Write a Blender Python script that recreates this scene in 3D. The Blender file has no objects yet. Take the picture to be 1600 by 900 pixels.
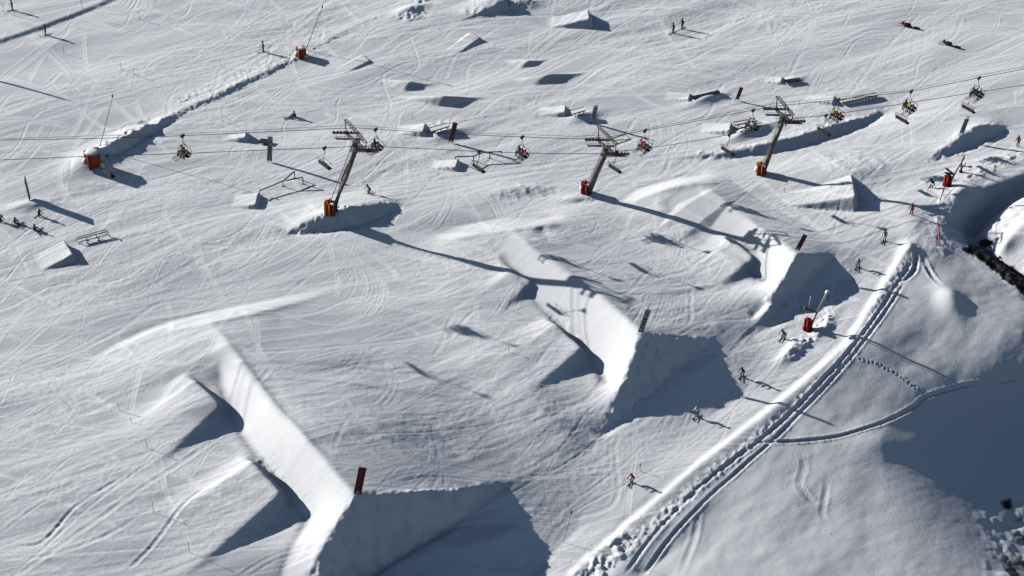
import bpy, bmesh, math, random
import numpy as np
from mathutils import Vector, Matrix, Euler
rnd = random.Random(7)
rs = np.random.RandomState(11)
S = bpy.context.scene
COL = S.collection
R = math.radians

# ------------------------------------------------------------------ camera, light, exposure
PITCH, HFOV, DIST = R(38), R(26), 277.0
CAM = np.array([0, -DIST*math.cos(PITCH), DIST*math.sin(PITCH)])
FWD = np.array([0, math.cos(PITCH), -math.sin(PITCH)])
UP = np.array([0, math.sin(PITCH), math.cos(PITCH)])
FPX = 800/math.tan(HFOV/2)
cd = bpy.data.cameras.new('camera'); cam = bpy.data.objects.new('camera', cd); COL.objects.link(cam)
cd.sensor_width = 36; cd.lens = 18/math.tan(HFOV/2); cd.clip_start = 1; cd.clip_end = 12000
cam.location = CAM; cam.rotation_euler = (R(90)-PITCH, 0, 0); S.camera = cam

SUN_EL, SHADOW_AZ = R(20.5), R(-26)
world = bpy.data.worlds.new('World'); S.world = world; world.use_nodes = True
wn = world.node_tree; wn.nodes.clear()
sky = wn.nodes.new('ShaderNodeTexSky'); sky.sky_type = 'NISHITA'; sky.sun_disc = False
sky.sun_elevation = SUN_EL
# sun stands at azimuth SHADOW_AZ+180 (counter-clockwise from +x); sky rotation is clockwise from +y
sky.sun_rotation = R(90) - (SHADOW_AZ + math.pi)
sky.altitude = 2200; sky.air_density = 1.0; sky.dust_density = 0.6; sky.ozone_density = 1.0
bg = wn.nodes.new('ShaderNodeBackground'); bg.inputs['Strength'].default_value = 0.055
wo = wn.nodes.new('ShaderNodeOutputWorld')
hs = wn.nodes.new('ShaderNodeHueSaturation'); hs.inputs['Saturation'].default_value = .97
wn.links.new(sky.outputs[0], hs.inputs['Color']); wn.links.new(hs.outputs[0], bg.inputs[0]); wn.links.new(bg.outputs[0], wo.inputs[0])
sd = bpy.data.lights.new('sun', 'SUN'); sd.energy = 5.0; sd.angle = R(0.5); sd.color = (1.0, 0.97, 0.93)
sun = bpy.data.objects.new('sun', sd); COL.objects.link(sun)
LDIR = Vector((math.cos(SUN_EL)*math.cos(SHADOW_AZ), math.cos(SUN_EL)*math.sin(SHADOW_AZ), -math.sin(SUN_EL)))
sun.rotation_euler = LDIR.to_track_quat('-Z', 'Y').to_euler(); sun.location = (-60, 40, 80)
S.view_settings.view_transform = 'Standard'; S.view_settings.look = 'None'
S.view_settings.exposure = 0.2; S.view_settings.gamma = 1
S.render.engine = 'CYCLES'; S.cycles.max_bounces = 4; S.cycles.diffuse_bounces = 0

# ------------------------------------------------------------------ camera geometry helpers
def W(px, py, z=0.0):
    d = FWD + np.array([1, 0, 0])*((px-800)/FPX) + UP*((450-py)/FPX)
    return CAM + d*((z-CAM[2])/d[2])
def project(X, Y, Z):
    rx, ry, rz = X-CAM[0], Y-CAM[1], Z-CAM[2]
    dep = ry*FWD[1] + rz*FWD[2]
    return 800 + FPX*rx/dep, 450 - FPX*(ry*UP[1]+rz*UP[2])/dep

# ------------------------------------------------------------------ terrain: break lines (photo x, y, height)
LINES = [
 # left and far rim
 [(-70,-40,1.5),(300,-40,1.5),(700,-40,1.5),(1200,-40,1.8),(1800,-40,2.0)],
 [(-60,40,1.2),(-60,300,.8),(-60,600,.2),(-60,960,-.6)],
 [(0,450,.4),(150,420,.6),(300,400,.7),(450,390,.6),(620,380,.4)],
 [(0,562,.2),(80,557,.2),(140,557,.2),(240,508,.2),(325,486,.3),(430,464,.4),(560,440,.3)],
 [(0,300,.9),(250,330,.9),(440,300,.9),(620,290,.8),(850,270,.7),(1000,262,.6)],
 [(0,180,1.1),(300,200,1.0),(600,190,1.0),(900,190,1.0),(1200,150,1.2),(1450,120,1.5),(1750,90,1.7)],
 # J1 in-run and its raised far bank
 [(145,562,.35),(245,517,1.35),(330,501,2.5),(400,486,2.1),(470,468,1.1),(530,452,.5)],
 [(0,700,.1),(120,660,.3),(220,600,1.0),(290,560,1.6),(335,540,1.9)],
 # J1 crest (knuckle)
 [(330,501,2.5),(360,540,2.6),(395,590,2.7),(430,636,2.9),(480,690,3.0),(556,770,3.0)],
 # J1 gap floor (left foot of the bright face)
 [(338,560,1.9),(345,590,.9),(366,655,0.0),(405,715,-.4),(450,765,-.7),(490,808,-.8)],
 # J1 end: arete, deck edge and foot
 [(556,770,3.0),(530,815,1.4),(505,855,0),(478,905,-1.7),(455,945,-2.9)],
 [(490,808,-.8),(460,850,-1.3),(430,920,-2.4)],
 [(556,770,3.0),(600,772,2.2),(650,768,1.0),(700,767,-.1),(745,760,-1.2),(790,752,-2.1)],
 [(545,915,-5.1),(620,868,-4.4),(700,820,-3.6),(750,785,-2.8),(790,755,-2.2)],
 # J1 landing slope
 [(440,500,1.35),(480,548,1.6),(528,605,1.65),(590,672,1.4),(655,745,.65)],
 [(520,490,.7),(590,560,.35),(650,630,.05),(722,715,-.95)],
 [(620,450,.4),(640,500,.0),(700,570,-.5),(765,650,-1.3),(805,705,-2.1)],
 [(720,440,.5),(760,520,.1),(800,580,-.2),(850,640,-1.1),(890,680,-2.3)],
 # kicker yard before J2 and the park's edge above the lane
 [(790,752,-2.1),(840,730,-2.6),(890,705,-2.95),(925,688,-3.1)],
 [(812,774,-2.9),(860,748,-3.05),(905,722,-3.3),(930,704,-3.4)],
 # J2 far bank
 [(660,372,.3),(720,352,.3),(790,341,.4),(865,343,.4)],
 [(675,382,.6),(735,366,1.5),(800,358,1.9),(865,351,1.4)],
 # J2 crest
 [(800,358,1.9),(835,390,2.0),(880,420,2.3),(930,455,2.5),(970,487,2.9),(1003,519,3.0)],
 [(772,382,1.2),(806,430,.4),(846,480,-.2),(890,525,-.65),(936,572,-1.15),(952,602,-1.55)],
 [(1003,519,3.0),(975,590,.5),(957,630,-1.2),(937,680,-3.1)],
 [(845,360,1.1),(895,405,1.6),(955,450,1.85),(1020,503,1.9)],
 [(1003,519,3.0),(1040,522,2.0),(1075,526,1.1),(1112,529,.2)],
 [(940,682,-3.2),(1000,632,-2.1),(1060,578,-1.0),(1112,531,.1)],
 # J2 landing
 [(920,350,.6),(970,400,.75),(1035,445,.7),(1095,485,.4),(1122,510,.15)],
 [(960,330,.5),(1020,400,.3),(1090,440,.1),(1150,470,-.1),(1172,492,-.4)],
 # J3 far bank
 [(960,318,.4),(1000,296,.4),(1060,279,.5),(1100,274,.5)],
 [(975,324,.7),(1030,299,1.6),(1078,286,2.1),(1115,284,1.6)],
 # J3 crest
 [(1078,286,2.1),(1120,308,2.1),(1165,338,2.3),(1210,370,3.0),(1246,397,3.6)],
 [(1030,318,1.5),(1062,346,1.05),(1112,384,.4),(1160,412,.05),(1200,442,-.35)],
 [(1246,397,3.6),(1225,440,1.9),(1205,468,.9),(1180,495,-.3)],
 [(1246,397,3.6),(1275,398,2.5),(1302,400,1.3)],
 [(1180,497,-.9),(1240,456,.1),(1302,403,1.1)],
 [(1172,524,-1.1),(1190,516,-1.2),(1250,486,-.9),(1310,462,-.2)],
 # J3 landing
 [(1140,280,.7),(1200,320,.9),(1260,350,.9),(1330,375,1.0)],
 # lane surface
 [(1650,190,1.9),(1575,225,1.7),(1500,268,1.7),(1440,330,1.6),(1400,380,1.1),(1330,455,.0),(1250,545,-1.2),(1130,640,-2.6),(1000,745,-3.8),(880,850,-4.9),(800,930,-5.6)],
 [(1310,410,1.1),(1370,360,1.4),(1440,280,1.6)],
 # lane inner foot of berm, berm top, outer foot
 [(884,895,-5.0),(989,806,-4.2),(1089,722,-3.3),(1169,660,-2.5),(1249,595,-1.6),(1315,538,-.75),(1366,459,.25),(1411,388,1.1)],
 [(893,895,-4.4),(998,806,-3.6),(1098,722,-2.7),(1178,660,-1.9),(1258,595,-1.0),(1323,540,-.2),(1373,460,.85),(1421,381,1.8)],
 [(925,905,-4.65),(1028,820,-3.8),(1136,730,-2.9),(1218,658,-2.1),(1288,594,-1.2),(1343,548,-.45),(1390,472,.55),(1427,418,1.15),(1432,392,1.5)],
 # powder slopes right of the berm
 [(1000,900,-5.2),(1100,830,-4.3),(1200,770,-3.6),(1300,700,-3.0),(1360,640,-2.6),(1400,600,-2.0),(1460,540,-1.4)],
 [(1200,900,-4.8),(1300,820,-4.2),(1380,760,-3.9)],
 # bowl rim and bowl
 [(1700,560,-3),(1600,574,-3.0),(1520,594,-2.9),(1440,622,-2.9),(1395,650,-3.0),(1374,695,-3.2),(1392,750,-3.9),(1450,805,-5.0),(1520,855,-6.1),(1600,935,-7.5)],
 [(1700,610,-6),(1600,625,-5.6),(1520,655,-5.6),(1475,700,-6.0),(1500,765,-7.4),(1570,840,-9.4),(1660,930,-11.5)],
 [(1700,700,-9.5),(1600,700,-9.0),(1560,740,-9.3),(1640,840,-12.2)],
 # promontory edge above the ravine
 [(1470,300,1.8),(1500,282,1.9),(1560,262,1.9),(1620,245,2.0),(1720,215,2)],
 [(1448,395,1.15),(1466,350,1.45),(1475,310,1.7)],
 [(1487,374,.7),(1490,342,1.0),(1500,320,1.2),(1540,298,1.4),(1600,272,1.6),(1700,235,1.7)],
 [(1487,374,.7),(1508,392,.3),(1545,424,-.3),(1600,474,-1.1),(1690,530,-2)],
 
 # ravine floor
 [(1512,376,-2.6),(1535,348,-2.1),(1560,328,-1.4),(1590,310,-.6),(1640,290,.1)],
 [(1516,386,-2.6),(1560,430,-2.6),(1600,455,-2.8),(1680,500,-3.2)],
 # far bank lip and slope
 [(1534,386,-.4),(1538,372,-.3),(1549,352,0),(1566,335,.6),(1600,312,1.5),(1680,285,2.1)],
 [(1534,386,-.4),(1560,404,0),(1600,428,-.1),(1680,465,-.4)],
 [(1570,380,.9),(1595,355,1.7),(1640,320,2.6)],[(1650,420,2.4),(1700,360,3.6),(1740,340,4.2)],
 [(1460,440,.9),(1520,480,.3),(1600,520,-.9)],
 # curved drop right of centre (shadowed)
 [(1060,243,.9),(1130,238,1.25),(1200,225,1.6),(1250,212,1.75),(1290,200,1.7),(1340,186,1.6),(1380,171,1.3)],
 [(1060,248,.6),(1140,247,.5),(1209,238,.45),(1260,226,.4),(1299,213,.4),(1345,198,.5),(1384,177,.9)],
 # drop on the far right (shadowed)
 [(1447,252,1.5),(1480,225,2.2),(1510,203,2.8),(1535,192,3.2),(1560,193,2.7),(1570,200,1.9)],
 [(1447,256,1.4),(1490,240,1.3),(1530,222,1.4),(1568,206,1.6)],
 # diagonal plough bank upper left
 [(100,258,1.0),(150,240,2.2),(200,213,2.6),(235,192,2.2),(262,180,1.55),(300,163,1.5),(360,137,1.6),(420,107,1.7),(470,87,1.55),(520,57,1.6),(570,31,1.65),(650,0,1.8)],
 [(90,246,.9),(180,204,1.1),(280,156,1.1),(400,100,1.3),(500,50,1.4),(640,-8,1.6)],
 [(140,262,.9),(190,238,.9),(240,205,1.0),(300,170,1.1),(360,145,1.1),(430,112,1.2),(500,73,1.3),(570,38,1.4),(660,5,1.6)],
 # groove upper left corner
 [(-20,70,1.6),(60,42,1.7),(120,20,1.7),(190,-8,1.7)],
 [(-20,76,1.1),(60,48,1.2),(120,26,1.2),(190,-2,1.3)],
 # mound at tower one
 [(440,366,.55),(480,344,1.9),(515,329,2.6),(560,321,2.6),(600,317,1.9),(622,321,1.0)],
 [(450,366,.55),(500,362,.6),(560,352,.6),(600,336,.7),(624,324,.7)],
 # bank near tower two
 [(760,302,.9),(800,290,1.15),(845,286,1.1),(870,292,.8)],
 [(770,312,.6),(820,312,.55),(870,303,.55)],
 # tower two foot mound, upper mounds
 [(870,315,.7),(895,307,1.1),(925,305,1.1)],[(872,319,.5),(900,318,.5),(930,316,.5)],
]
BUMPS = [  # photo x, y, height, radii, turn
 ((1486,462),.95,1.5,2.3,15), ((1330,262),.8,5,3.5,20), ((1425,348),.3,2,5,10), ((1500,300),.8,3.0,2.0,30), ((1497,312),.5,4,1.4,60),
 ((1290,505),.5,.8,2.2,-30), ((1238,545),.6,2.6,.8,48), ((1372,690),.5,3,2,0), ((1262,265),.5,5,3,10),
 ((140,255),.5,3,1.5,30), ((45,317),.5,3,1,10), ((700,205),.55,2.6,1.1,25), ((912,178),.55,2.4,1.0,25), ((1175,196),.9,3,.9,28),
 ((1105,150),.6,2.8,.9,25), ((1238,122),.4,1.6,.8,20), ((640,12),.6,2.4,1,30), ((770,8),.4,4,2.4,20),
 ((815,2),.6,2.6,1.2,10), ((300,640),.3,6,2,30), ((900,700),.2,4,2,30), ((1420,385),.4,1.2,1.8,0),
]
# small shapes on top: TINs of (photo x, y, height above the slope) and triangles
def wedge(F, L, C, Rr, h, spread=1.0, far=None):
    """mound end: F far foot, L near-left foot, C top corner, Rr right end of the deck edge"""
    return dict(v=[F+(0,), L+(0,), C+(h,), Rr+(0,)], foot=(2, spread*h), t=[(0,1,2),(1,4,2),(4,3,2),(0,2,3)])
TINS = [
 wedge((615,150),(655,158),(692,148),(768,152),1.6,.12),
 wedge((800,124),(832,134),(866,112),(926,111),1.3,.12),
 wedge((590,124),(630,141),(645,124),(684,129),1.0,.15),
 wedge((785,92),(811,105),(832,91),(856,91),.75,.15),
]
def kicker(F, N, h, L, side=.9, pw=1.5, skew=0., back=.35, nside=None, bank=False):
    return dict(bank=bank, fl=.16 if bank else 0, F=F, N=N, h=h, L=L, side=side, pw=pw, skew=skew, back=back, nside=nside)
KICK = [
 kicker((306,590),(348,632),1.4,12,nside=.8,pw=1.6,bank=True),
 kicker((393,718),(441,766),1.75,16,nside=.8,back=.8,pw=1.6,bank=True),
 kicker((800,416),(830,437),1.0,6,nside=.8,pw=1.5,bank=True),
 kicker((868,502),(912,542),1.5,11,nside=.7,back=.6,pw=1.6,bank=True),
 kicker((1142,368),(1178,398),1.2,8,nside=.7,pw=1.5,bank=True),
 kicker((1070,322),(1100,342),.45,6,side=3,nside=3,back=6),
 kicker((1334,286),(1336,305),1.8,9,side=2.0,nside=.7,pw=1.2,back=.5),
 kicker((919,13),(921,27),1.4,6,side=1.1,nside=.6,pw=1.2,back=.5),
 kicker((772,-14),(790,4),1.1,8,side=1),
 kicker((735,51),(750,58),.55,6,side=1.2,nside=1), kicker((566,86),(578,94),.35,6,side=1.2,nside=1),
 # take-off wedges in front of rails
 kicker((100,374),(114,397),.95,4.2,side=.5,nside=.35,pw=1.1), kicker((404,300),(399,318),.6,3.2,side=.5,nside=.35,pw=1.1),
 kicker((665,193),(661,206),.75,3.6,side=.5,nside=.35,pw=1.1), kicker((884,164),(883,175),.75,3.6,side=.5,nside=.35,pw=1.1),
 kicker((716,248),(712,260),.6,3.4,side=.5,nside=.35,pw=1.1), kicker((1143,190),(1140,202),.75,4,side=.5,nside=.35,pw=1.1),
 kicker((1079,146),(1075,156),.4,3.4,side=.5,nside=.3,pw=1.1), kicker((1305,148),(1302,157),.6,4,side=.5,nside=.35,pw=1.1),
 kicker((1222,120),(1220,128),.3,2.5,side=.5,nside=.3,pw=1.1), kicker((385,205),(384,212),.8,3.4,side=1.2,nside=.5),
]

# ------------------------------------------------------------------ terrain: solve
GX0, GX1, GY0, GY1 = -92.0, 92.0, -62.0, 86.0
def solve():
    H = None
    for cell, its in ((4,400),(2,300),(1,250),(.5,200),(.25,120)):
        nx, ny = int((GX1-GX0)/cell)+1, int((GY1-GY0)/cell)+1
        acc = np.zeros((ny, nx)); cnt = np.zeros((ny, nx))
        for ln in LINES:
            P = np.array([list(W(a, b, c)[:2])+[c] for a, b, c in ln])
            for A, B in zip(P[:-1], P[1:]):
                n = max(2, int(np.hypot(*(B-A)[:2])/(cell*.4))+1)
                t = np.linspace(0, 1, n)[:, None]; Q = A+(B-A)*t
                ix = np.round((Q[:,0]-GX0)/cell).astype(int); iy = np.round((Q[:,1]-GY0)/cell).astype(int)
                ok = (ix >= 0)&(ix < nx)&(iy >= 0)&(iy < ny)
                np.add.at(acc, (iy[ok], ix[ok]), Q[ok,2]); np.add.at(cnt, (iy[ok], ix[ok]), 1)
        m = cnt > 0; val = np.where(m, acc/np.maximum(cnt, 1), 0)
        if H is None: H = np.full((ny, nx), 0.0)
        else:
            oy, ox = np.meshgrid(np.linspace(0, H.shape[0]-1, ny), np.linspace(0, H.shape[1]-1, nx), indexing='ij')
            H = bil(H, ox, oy)
        for _ in range(its):
            H = np.where(m, val, H)
            P = np.pad(H, 1, mode='edge')
            H = .25*(P[:-2,1:-1]+P[2:,1:-1]+P[1:-1,:-2]+P[1:-1,2:])
        H = np.where(m, val, H)
    return H, .25
def bil(H, fx, fy):
    fx = np.clip(fx, 0, H.shape[1]-1.001); fy = np.clip(fy, 0, H.shape[0]-1.001)
    x0 = fx.astype(int); y0 = fy.astype(int); tx = fx-x0; ty = fy-y0
    return (H[y0,x0]*(1-tx)+H[y0,x0+1]*tx)*(1-ty)+(H[y0+1,x0]*(1-tx)+H[y0+1,x0+1]*tx)*ty
def blur(H, s):
    k = int(3*s)+1; w = np.exp(-.5*(np.arange(-k, k+1)/s)**2); w /= w.sum()
    P = np.pad(H, ((k,k),(0,0)), mode='edge'); H = sum(w[i]*P[i:i+H.shape[0]] for i in range(2*k+1))
    P = np.pad(H, ((0,0),(k,k)), mode='edge'); return sum(w[i]*P[:, i:i+H.shape[1]] for i in range(2*k+1))
BASE, CELL = solve()
_b = blur(BASE, 1.2); _gy, _gx = np.gradient(_b, CELL); _m = (np.hypot(_gx, _gy) > .22).astype(float)
_m = np.clip(blur(_m, 4)*2.5, 0, 1)
_yy, _xx = np.meshgrid(GY0+np.arange(_b.shape[0])*CELL, GX0+np.arange(_b.shape[1])*CELL, indexing='ij')
_qx, _qy = project(_xx, _yy, _b)
_w = np.clip(blur(((_qx > 1330)&(_qy > 590)&(_qy > 590+(1450-_qx)*.9)).astype(float), 10), 0, 1)
BASE = (_b*_m+blur(_b, 6)*(1-_m))*(1-_w)+blur(_b, 17)*_w
# dense grid
DX, DY = .14, .165
xs = np.arange(GX0, GX1+1e-6, DX); ys = np.arange(GY0, GY1+1e-6, DY)
X, Y = np.meshgrid(xs, ys)
def base_at(x, y): return bil(BASE, (np.asarray(x)-GX0)/CELL, (np.asarray(y)-GY0)/CELL)
Z = base_at(X, Y)
B0 = Z.copy()
def at(px, py, dh=0.0, fn=None):
    """point of the slope (plus dh) seen at photo position px, py"""
    z = 0.0; fn = fn or base_at
    for _ in range(25):
        p = W(px, py, z); z = .5*z+.5*(float(fn(p[0], p[1]))+dh)
    p = W(px, py, z); return np.array([p[0], p[1], z])
def region(x0, x1, y0, y1):
    i0 = max(0, int((x0-GX0)/DX)); i1 = min(len(xs), int((x1-GX0)/DX)+2)
    j0 = max(0, int((y0-GY0)/DY)); j1 = min(len(ys), int((y1-GY0)/DY)+2)
    return slice(j0, j1), slice(i0, i1)
for T in TINS:
    V = [at(a, b, c) for a, b, c in T['v']]
    D = [c for a, b, c in T['v']]
    k, off = T['foot']; V.append(V[k]+np.array([.25*off, -off, 0])); D.append(0)
    V = np.array(V)
    sl = region(V[:,0].min(), V[:,0].max(), V[:,1].min(), V[:,1].max())
    x, y = X[sl], Y[sl]; best = np.zeros_like(x)
    for a, b, c in T['t']:
        (x1,y1),(x2,y2),(x3,y3) = V[a,:2], V[b,:2], V[c,:2]
        det = (y2-y3)*(x1-x3)+(x3-x2)*(y1-y3)
        u = ((y2-y3)*(x-x3)+(x3-x2)*(y-y3))/det; v = ((y3-y1)*(x-x3)+(x1-x3)*(y-y3))/det; w = 1-u-v
        ins = (u >= -1e-6)&(v >= -1e-6)&(w >= -1e-6)
        best = np.where(ins, np.maximum(best, u*D[a]+v*D[b]+w*D[c]), best)
    Z[sl] = np.maximum(Z[sl], B0[sl]+blur(best, 1.6))
for K in KICK:
    A = at(*K['F'], K['h']); B = at(*K['N'], K['h'])
    e = (B-A)[:2]; wl = np.hypot(*e); e = e/wl
    d = np.array([e[1], -e[0]])
    if d[0] > 0: d = -d
    m = K['L']+3; c = (A+B)[:2]/2
    sl = region(c[0]-m-wl, c[0]+m+wl, c[1]-m-wl, c[1]+m+wl)
    x, y = X[sl]-A[0], Y[sl]-A[1]
    u = x*d[0]+y*d[1]; v = x*e[0]+y*e[1]
    tt = np.clip(u/K['L'], 0, 1)
    deck = K['h']*(1-tt)**K['pw']
    deck = np.where(u < 0, K['h']+u/K['back']*K['h'], deck)
    out = np.maximum(-v, v-wl); ns = K['nside'] or K['side']
    wv = wl+np.clip(u, 0, None)*K.get('fl', 0)
    out = np.where(v > wv, (v-wv)/ns, -v/K['side'])
    hgt = deck-np.maximum(out, 0)
    if K['bank']:
        q = np.maximum(-v, 0); fb = deck-np.minimum(q/.9, .28*np.maximum(deck, 0))-np.maximum(deck, 0)*np.clip(q/2.6, 0, 1)*.72-np.clip(q-2.6, 0, None)*.8
        hgt = np.where(v < 0, fb, hgt)
    Z[sl] = np.maximum(Z[sl], B0[sl]+(blur(np.maximum(hgt, 0), 2.1) if K['bank'] else hgt))
    K['A'], K['B'] = A, B

def fnoise(x, y, sx, sy, ang=0, seed=0, octv=1):
    """value noise, cells sx by sy metres, turned by ang"""
    r = np.random.RandomState(seed); ca, sa = math.cos(ang), math.sin(ang)
    out = np.zeros_like(x); amp = 1; tot = 0
    for o in range(octv):
        u = (x*ca+y*sa)/sx*2**o+r.rand()*50+300; v = (-x*sa+y*ca)/sy*2**o+r.rand()*50+300
        G = r.rand(997)*2-1; Pm = r.permutation(1009)
        ui = np.floor(u).astype(np.int64); vi = np.floor(v).astype(np.int64); fu = u-ui; fv = v-vi
        fu = fu*fu*(3-2*fu); fv = fv*fv*(3-2*fv)
        g = lambda a, b: G[(Pm[(a*7+b*131) % 1009]+a*17+b*59+(a*b) % 353) % 997]
        out += amp*((g(ui,vi)*(1-fu)+g(ui+1,vi)*fu)*(1-fv)+(g(ui,vi+1)*(1-fu)+g(ui+1,vi+1)*fu)*fv)
        tot += amp; amp *= .5
    return out/tot
for (c, h, ra, rb, an) in BUMPS:
    p = at(*c, h); a_ = R(an); sl = region(p[0]-3*max(ra,rb), p[0]+3*max(ra,rb), p[1]-3*max(ra,rb), p[1]+3*max(ra,rb))
    u = (X[sl]-p[0])*math.cos(a_)+(Y[sl]-p[1])*math.sin(a_); v = -(X[sl]-p[0])*math.sin(a_)+(Y[sl]-p[1])*math.cos(a_)
    Z[sl] += h*np.exp(-(u/ra)**2-(v/rb)**2)
# ------------------------------------------------------------------ snow surface detail
PX, PY = project(X, Y, Z)
def poly(pts):
    m = np.zeros(X.shape, bool); n = len(pts)
    for i in range(n):
        (x1, y1), (x2, y2) = pts[i], pts[(i+1) % n]
        if y1 == y2: continue
        c = ((PY >= min(y1,y2))&(PY < max(y1,y2)))&(PX < (x2-x1)*(PY-y1)/(y2-y1)+x1)
        m ^= c
    return m
def soft(m, s): return blur(m.astype(float), s)
RAV = [(1495,320),(1620,255),(1660,330),(1640,500),(1540,440),(1500,392)]
powder = poly([(930,910),(1140,728),(1290,592),(1345,545),(1425,395),(1460,390),(1500,392),(1700,560),(1700,1000),(900,1000)])
lane = poly([(780,1000),(835,890),(800,775),(935,705),(1175,640),(1360,470),(1440,330),(1475,290),(1620,200),(1620,260),(1500,300),(1470,380),(1408,395),(1313,537),(1165,662),(985,808),(860,930)])
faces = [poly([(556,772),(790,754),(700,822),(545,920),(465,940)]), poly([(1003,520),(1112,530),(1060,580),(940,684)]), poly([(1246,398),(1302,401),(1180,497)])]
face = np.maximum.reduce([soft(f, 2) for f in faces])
powS = soft(powder, 5); laneS = soft(lane, 5)
quiet = np.clip(1-powS-.75*laneS-soft(face > .3, 3), 0, 1)
bands = [poly([(335,558),(385,572),(480,688),(558,770),(500,815),(440,762),(360,655)]), poly([(792,360),(880,416),(1004,518),(958,605),(895,528),(806,432),(775,385)]), poly([(1070,288),(1165,336),(1248,396),(1200,446),(1112,386),(1035,320)])]
band = np.maximum.reduce([soft(f, 3) for f in bands]); quiet = quiet*(1-.85*band)
# flowing warp so that streaks bend over the relief
wy = 3.2*fnoise(X, Y, 34, 22, .4, 3, 2)+1.2*fnoise(X, Y, 12, 9, .4, 4, 2)
Yw = Y+wy
F1 = R(24)
patch = np.clip(.85+1.9*fnoise(X, Yw, 18, 7, F1, 20, 2), .1, 1.8)
streak = patch*(.011*fnoise(X, Yw, 7, .42, F1, 21, 2)+.024*fnoise(X, Yw, 12, 1.1, F1+.08, 22, 2))+.10*fnoise(X, Yw, 20, 3.6, F1-.06, 23, 2)
streak += .012*fnoise(X, Y, .38, .34, 0, 27, 2)*patch+.02*fnoise(X, Yw, 1.6, .7, F1, 28, 2)*patch
streak += .010*fnoise(X, Yw, 6, .35, F1+.35, 24, 2)*np.clip(fnoise(X, Y, 18, 12, 0, 25)*2, 0, 1)
Z += quiet*streak+ (1-powS)*.34*fnoise(X, Yw, 26, 9, F1, 26, 2)*np.clip(quiet*2, 0, 1)*(1-band)
F2 = R(51)
Z += laneS*(.006*fnoise(X, Y, .4, .35, 0, 33, 2)+.014*fnoise(X, Y, 22, .5, F2, 31, 2)+.03*fnoise(X, Y, 30, 1.6, F2, 32, 2))
bowl = soft(poly([(1340,640),(1440,615),(1620,560),(1700,560),(1700,940),(1480,940),(1380,800)]), 14)
Z += powS*((1-.85*bowl)*(.16*fnoise(X, Y, 6, 4, .9, 41, 3)+.22*fnoise(X, Y, 14, 8, 1.0, 42, 2))+.010*fnoise(X, Y, .5, .45, 0, 43, 2)+.03*fnoise(X, Y, 2.2, 1.2, .6, 44, 2))
def lumps(cell, seed): # clods of snow
    n = fnoise(X, Y, cell, cell, .5, seed, 3); return np.clip(n, -.2, 1)
Z += face*(.45*lumps(.9, 51)+.12*fnoise(X, Y, .45, .45, .2, 52, 2)+.12*fnoise(X, Y, 3, 2, .7, 53, 2))
ROUGH = [ # polygon, amplitude, clod size, blur
 ([(915,915),(1030,826),(1138,732),(1218,660),(1290,596),(1345,549),(1334,541),(1266,604),(1190,668),(1112,730),(1012,815),(908,900)], .26, .45, 1.5),
 ([(930,915),(1000,850),(980,820),(940,850),(880,915)], .45, .8, 3),
 ([(1343,547),(1392,470),(1428,415),(1424,384),(1375,462),(1326,542)], .24, .5, 1.5),
 ([(145,262),(190,236),(240,206),(235,186),(190,208),(120,245)], .55, .8, 3),
 ([(235,206),(300,172),(360,147),(430,114),(500,77),(497,70),(420,107),(300,163),(235,188)], .16, .4, 1.2),
 ([(500,78),(600,26),(594,18),(497,66)], .07, .4, 1.5),
 ([(715,22),(760,0),(840,-8),(835,10),(800,22),(750,28)], .25, .8, 2),
 ([(618,28),(640,12),(670,14),(664,28),(640,34)], .3, .6, 2),
 ([(640,-10),(672,-10),(672,8),(650,8)], .3, .8, 2),
 ([(448,366),(490,338),(520,322),(540,322),(530,360),(500,366)], .4, .5, 1.5),
 ([(530,322),(600,314),(625,322),(560,335)], .4, .5, 1.5),
 ([(765,306),(800,288),(866,284),(866,304),(800,314)], .14, .8, 3),
 ([(1225,558),(1236,530),(1262,520),(1296,482),(1304,500),(1268,540),(1240,562)], .35, .55, 2),
 ([(1468,300),(1484,300),(1494,330),(1492,370),(1478,400),(1466,400),(1462,350)], .22, .6, 2),
 ([(1520,262),(1600,232),(1600,244),(1540,275),(1500,285)], .25, .6, 2),
 ([(700,205),(720,190),(680,185),(664,196)], .15, .5, 1),
 ([(1528,392),(1530,370),(1545,345),(1566,328),(1610,305),(1660,290),(1660,330),(1580,350),(1550,385),(1620,425),(1620,440),(1560,412)], .22, 1.6, 2), ([(1060,238),(1130,233),(1200,220),(1290,195),(1384,166),(1384,182),(1300,216),(1210,242),(1140,250),(1060,250)], .22, .8, 2), ([(1440,256),(1500,202),(1535,188),(1572,196),(1568,212),(1490,244)], .25, .9, 2),
 ([(1410,398),(1452,330),(1466,296),(1476,300),(1470,400),(1440,410)], .06, .5, 3),
 ([(396,716),(418,716),(452,762),(440,770)], .18, .5, 1.5), ([(866,500),(880,500),(916,536),(912,546)], .14, .5, 1.5),
 ([(540,778),(560,772),(512,865),(480,915),(465,915)], .12, .5, 2), ([(985,560),(1004,522),(996,522),(965,600),(930,684),(945,684)], .12, .5, 2),
 ([(1535,905),(1545,860),(1530,800),(1550,770),(1600,740),(1640,740),(1640,920)], .35, 1.8, 5),
 ([(935,700),(1000,690),(960,740),(830,830),(800,800),(830,780)], .05, .6, 6),
 ([(270,155),(360,118),(460,80),(470,92),(380,130),(280,165)], .12, .5, 2),
 ([(1255,250),(1300,240),(1380,230),(1400,262),(1345,280),(1300,262)], .12, 1.0, 5),
 ([(1205,150),(1300,150),(1400,200),(1320,240),(1240,240)], .05, .8, 8),
]
rough = np.zeros_like(Z)
for i, (pts, am, cell, bl) in enumerate(ROUGH):
    m = soft(poly(pts), bl); Z += m*am*lumps(cell, 60+i); rough = np.maximum(rough, m)
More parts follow.
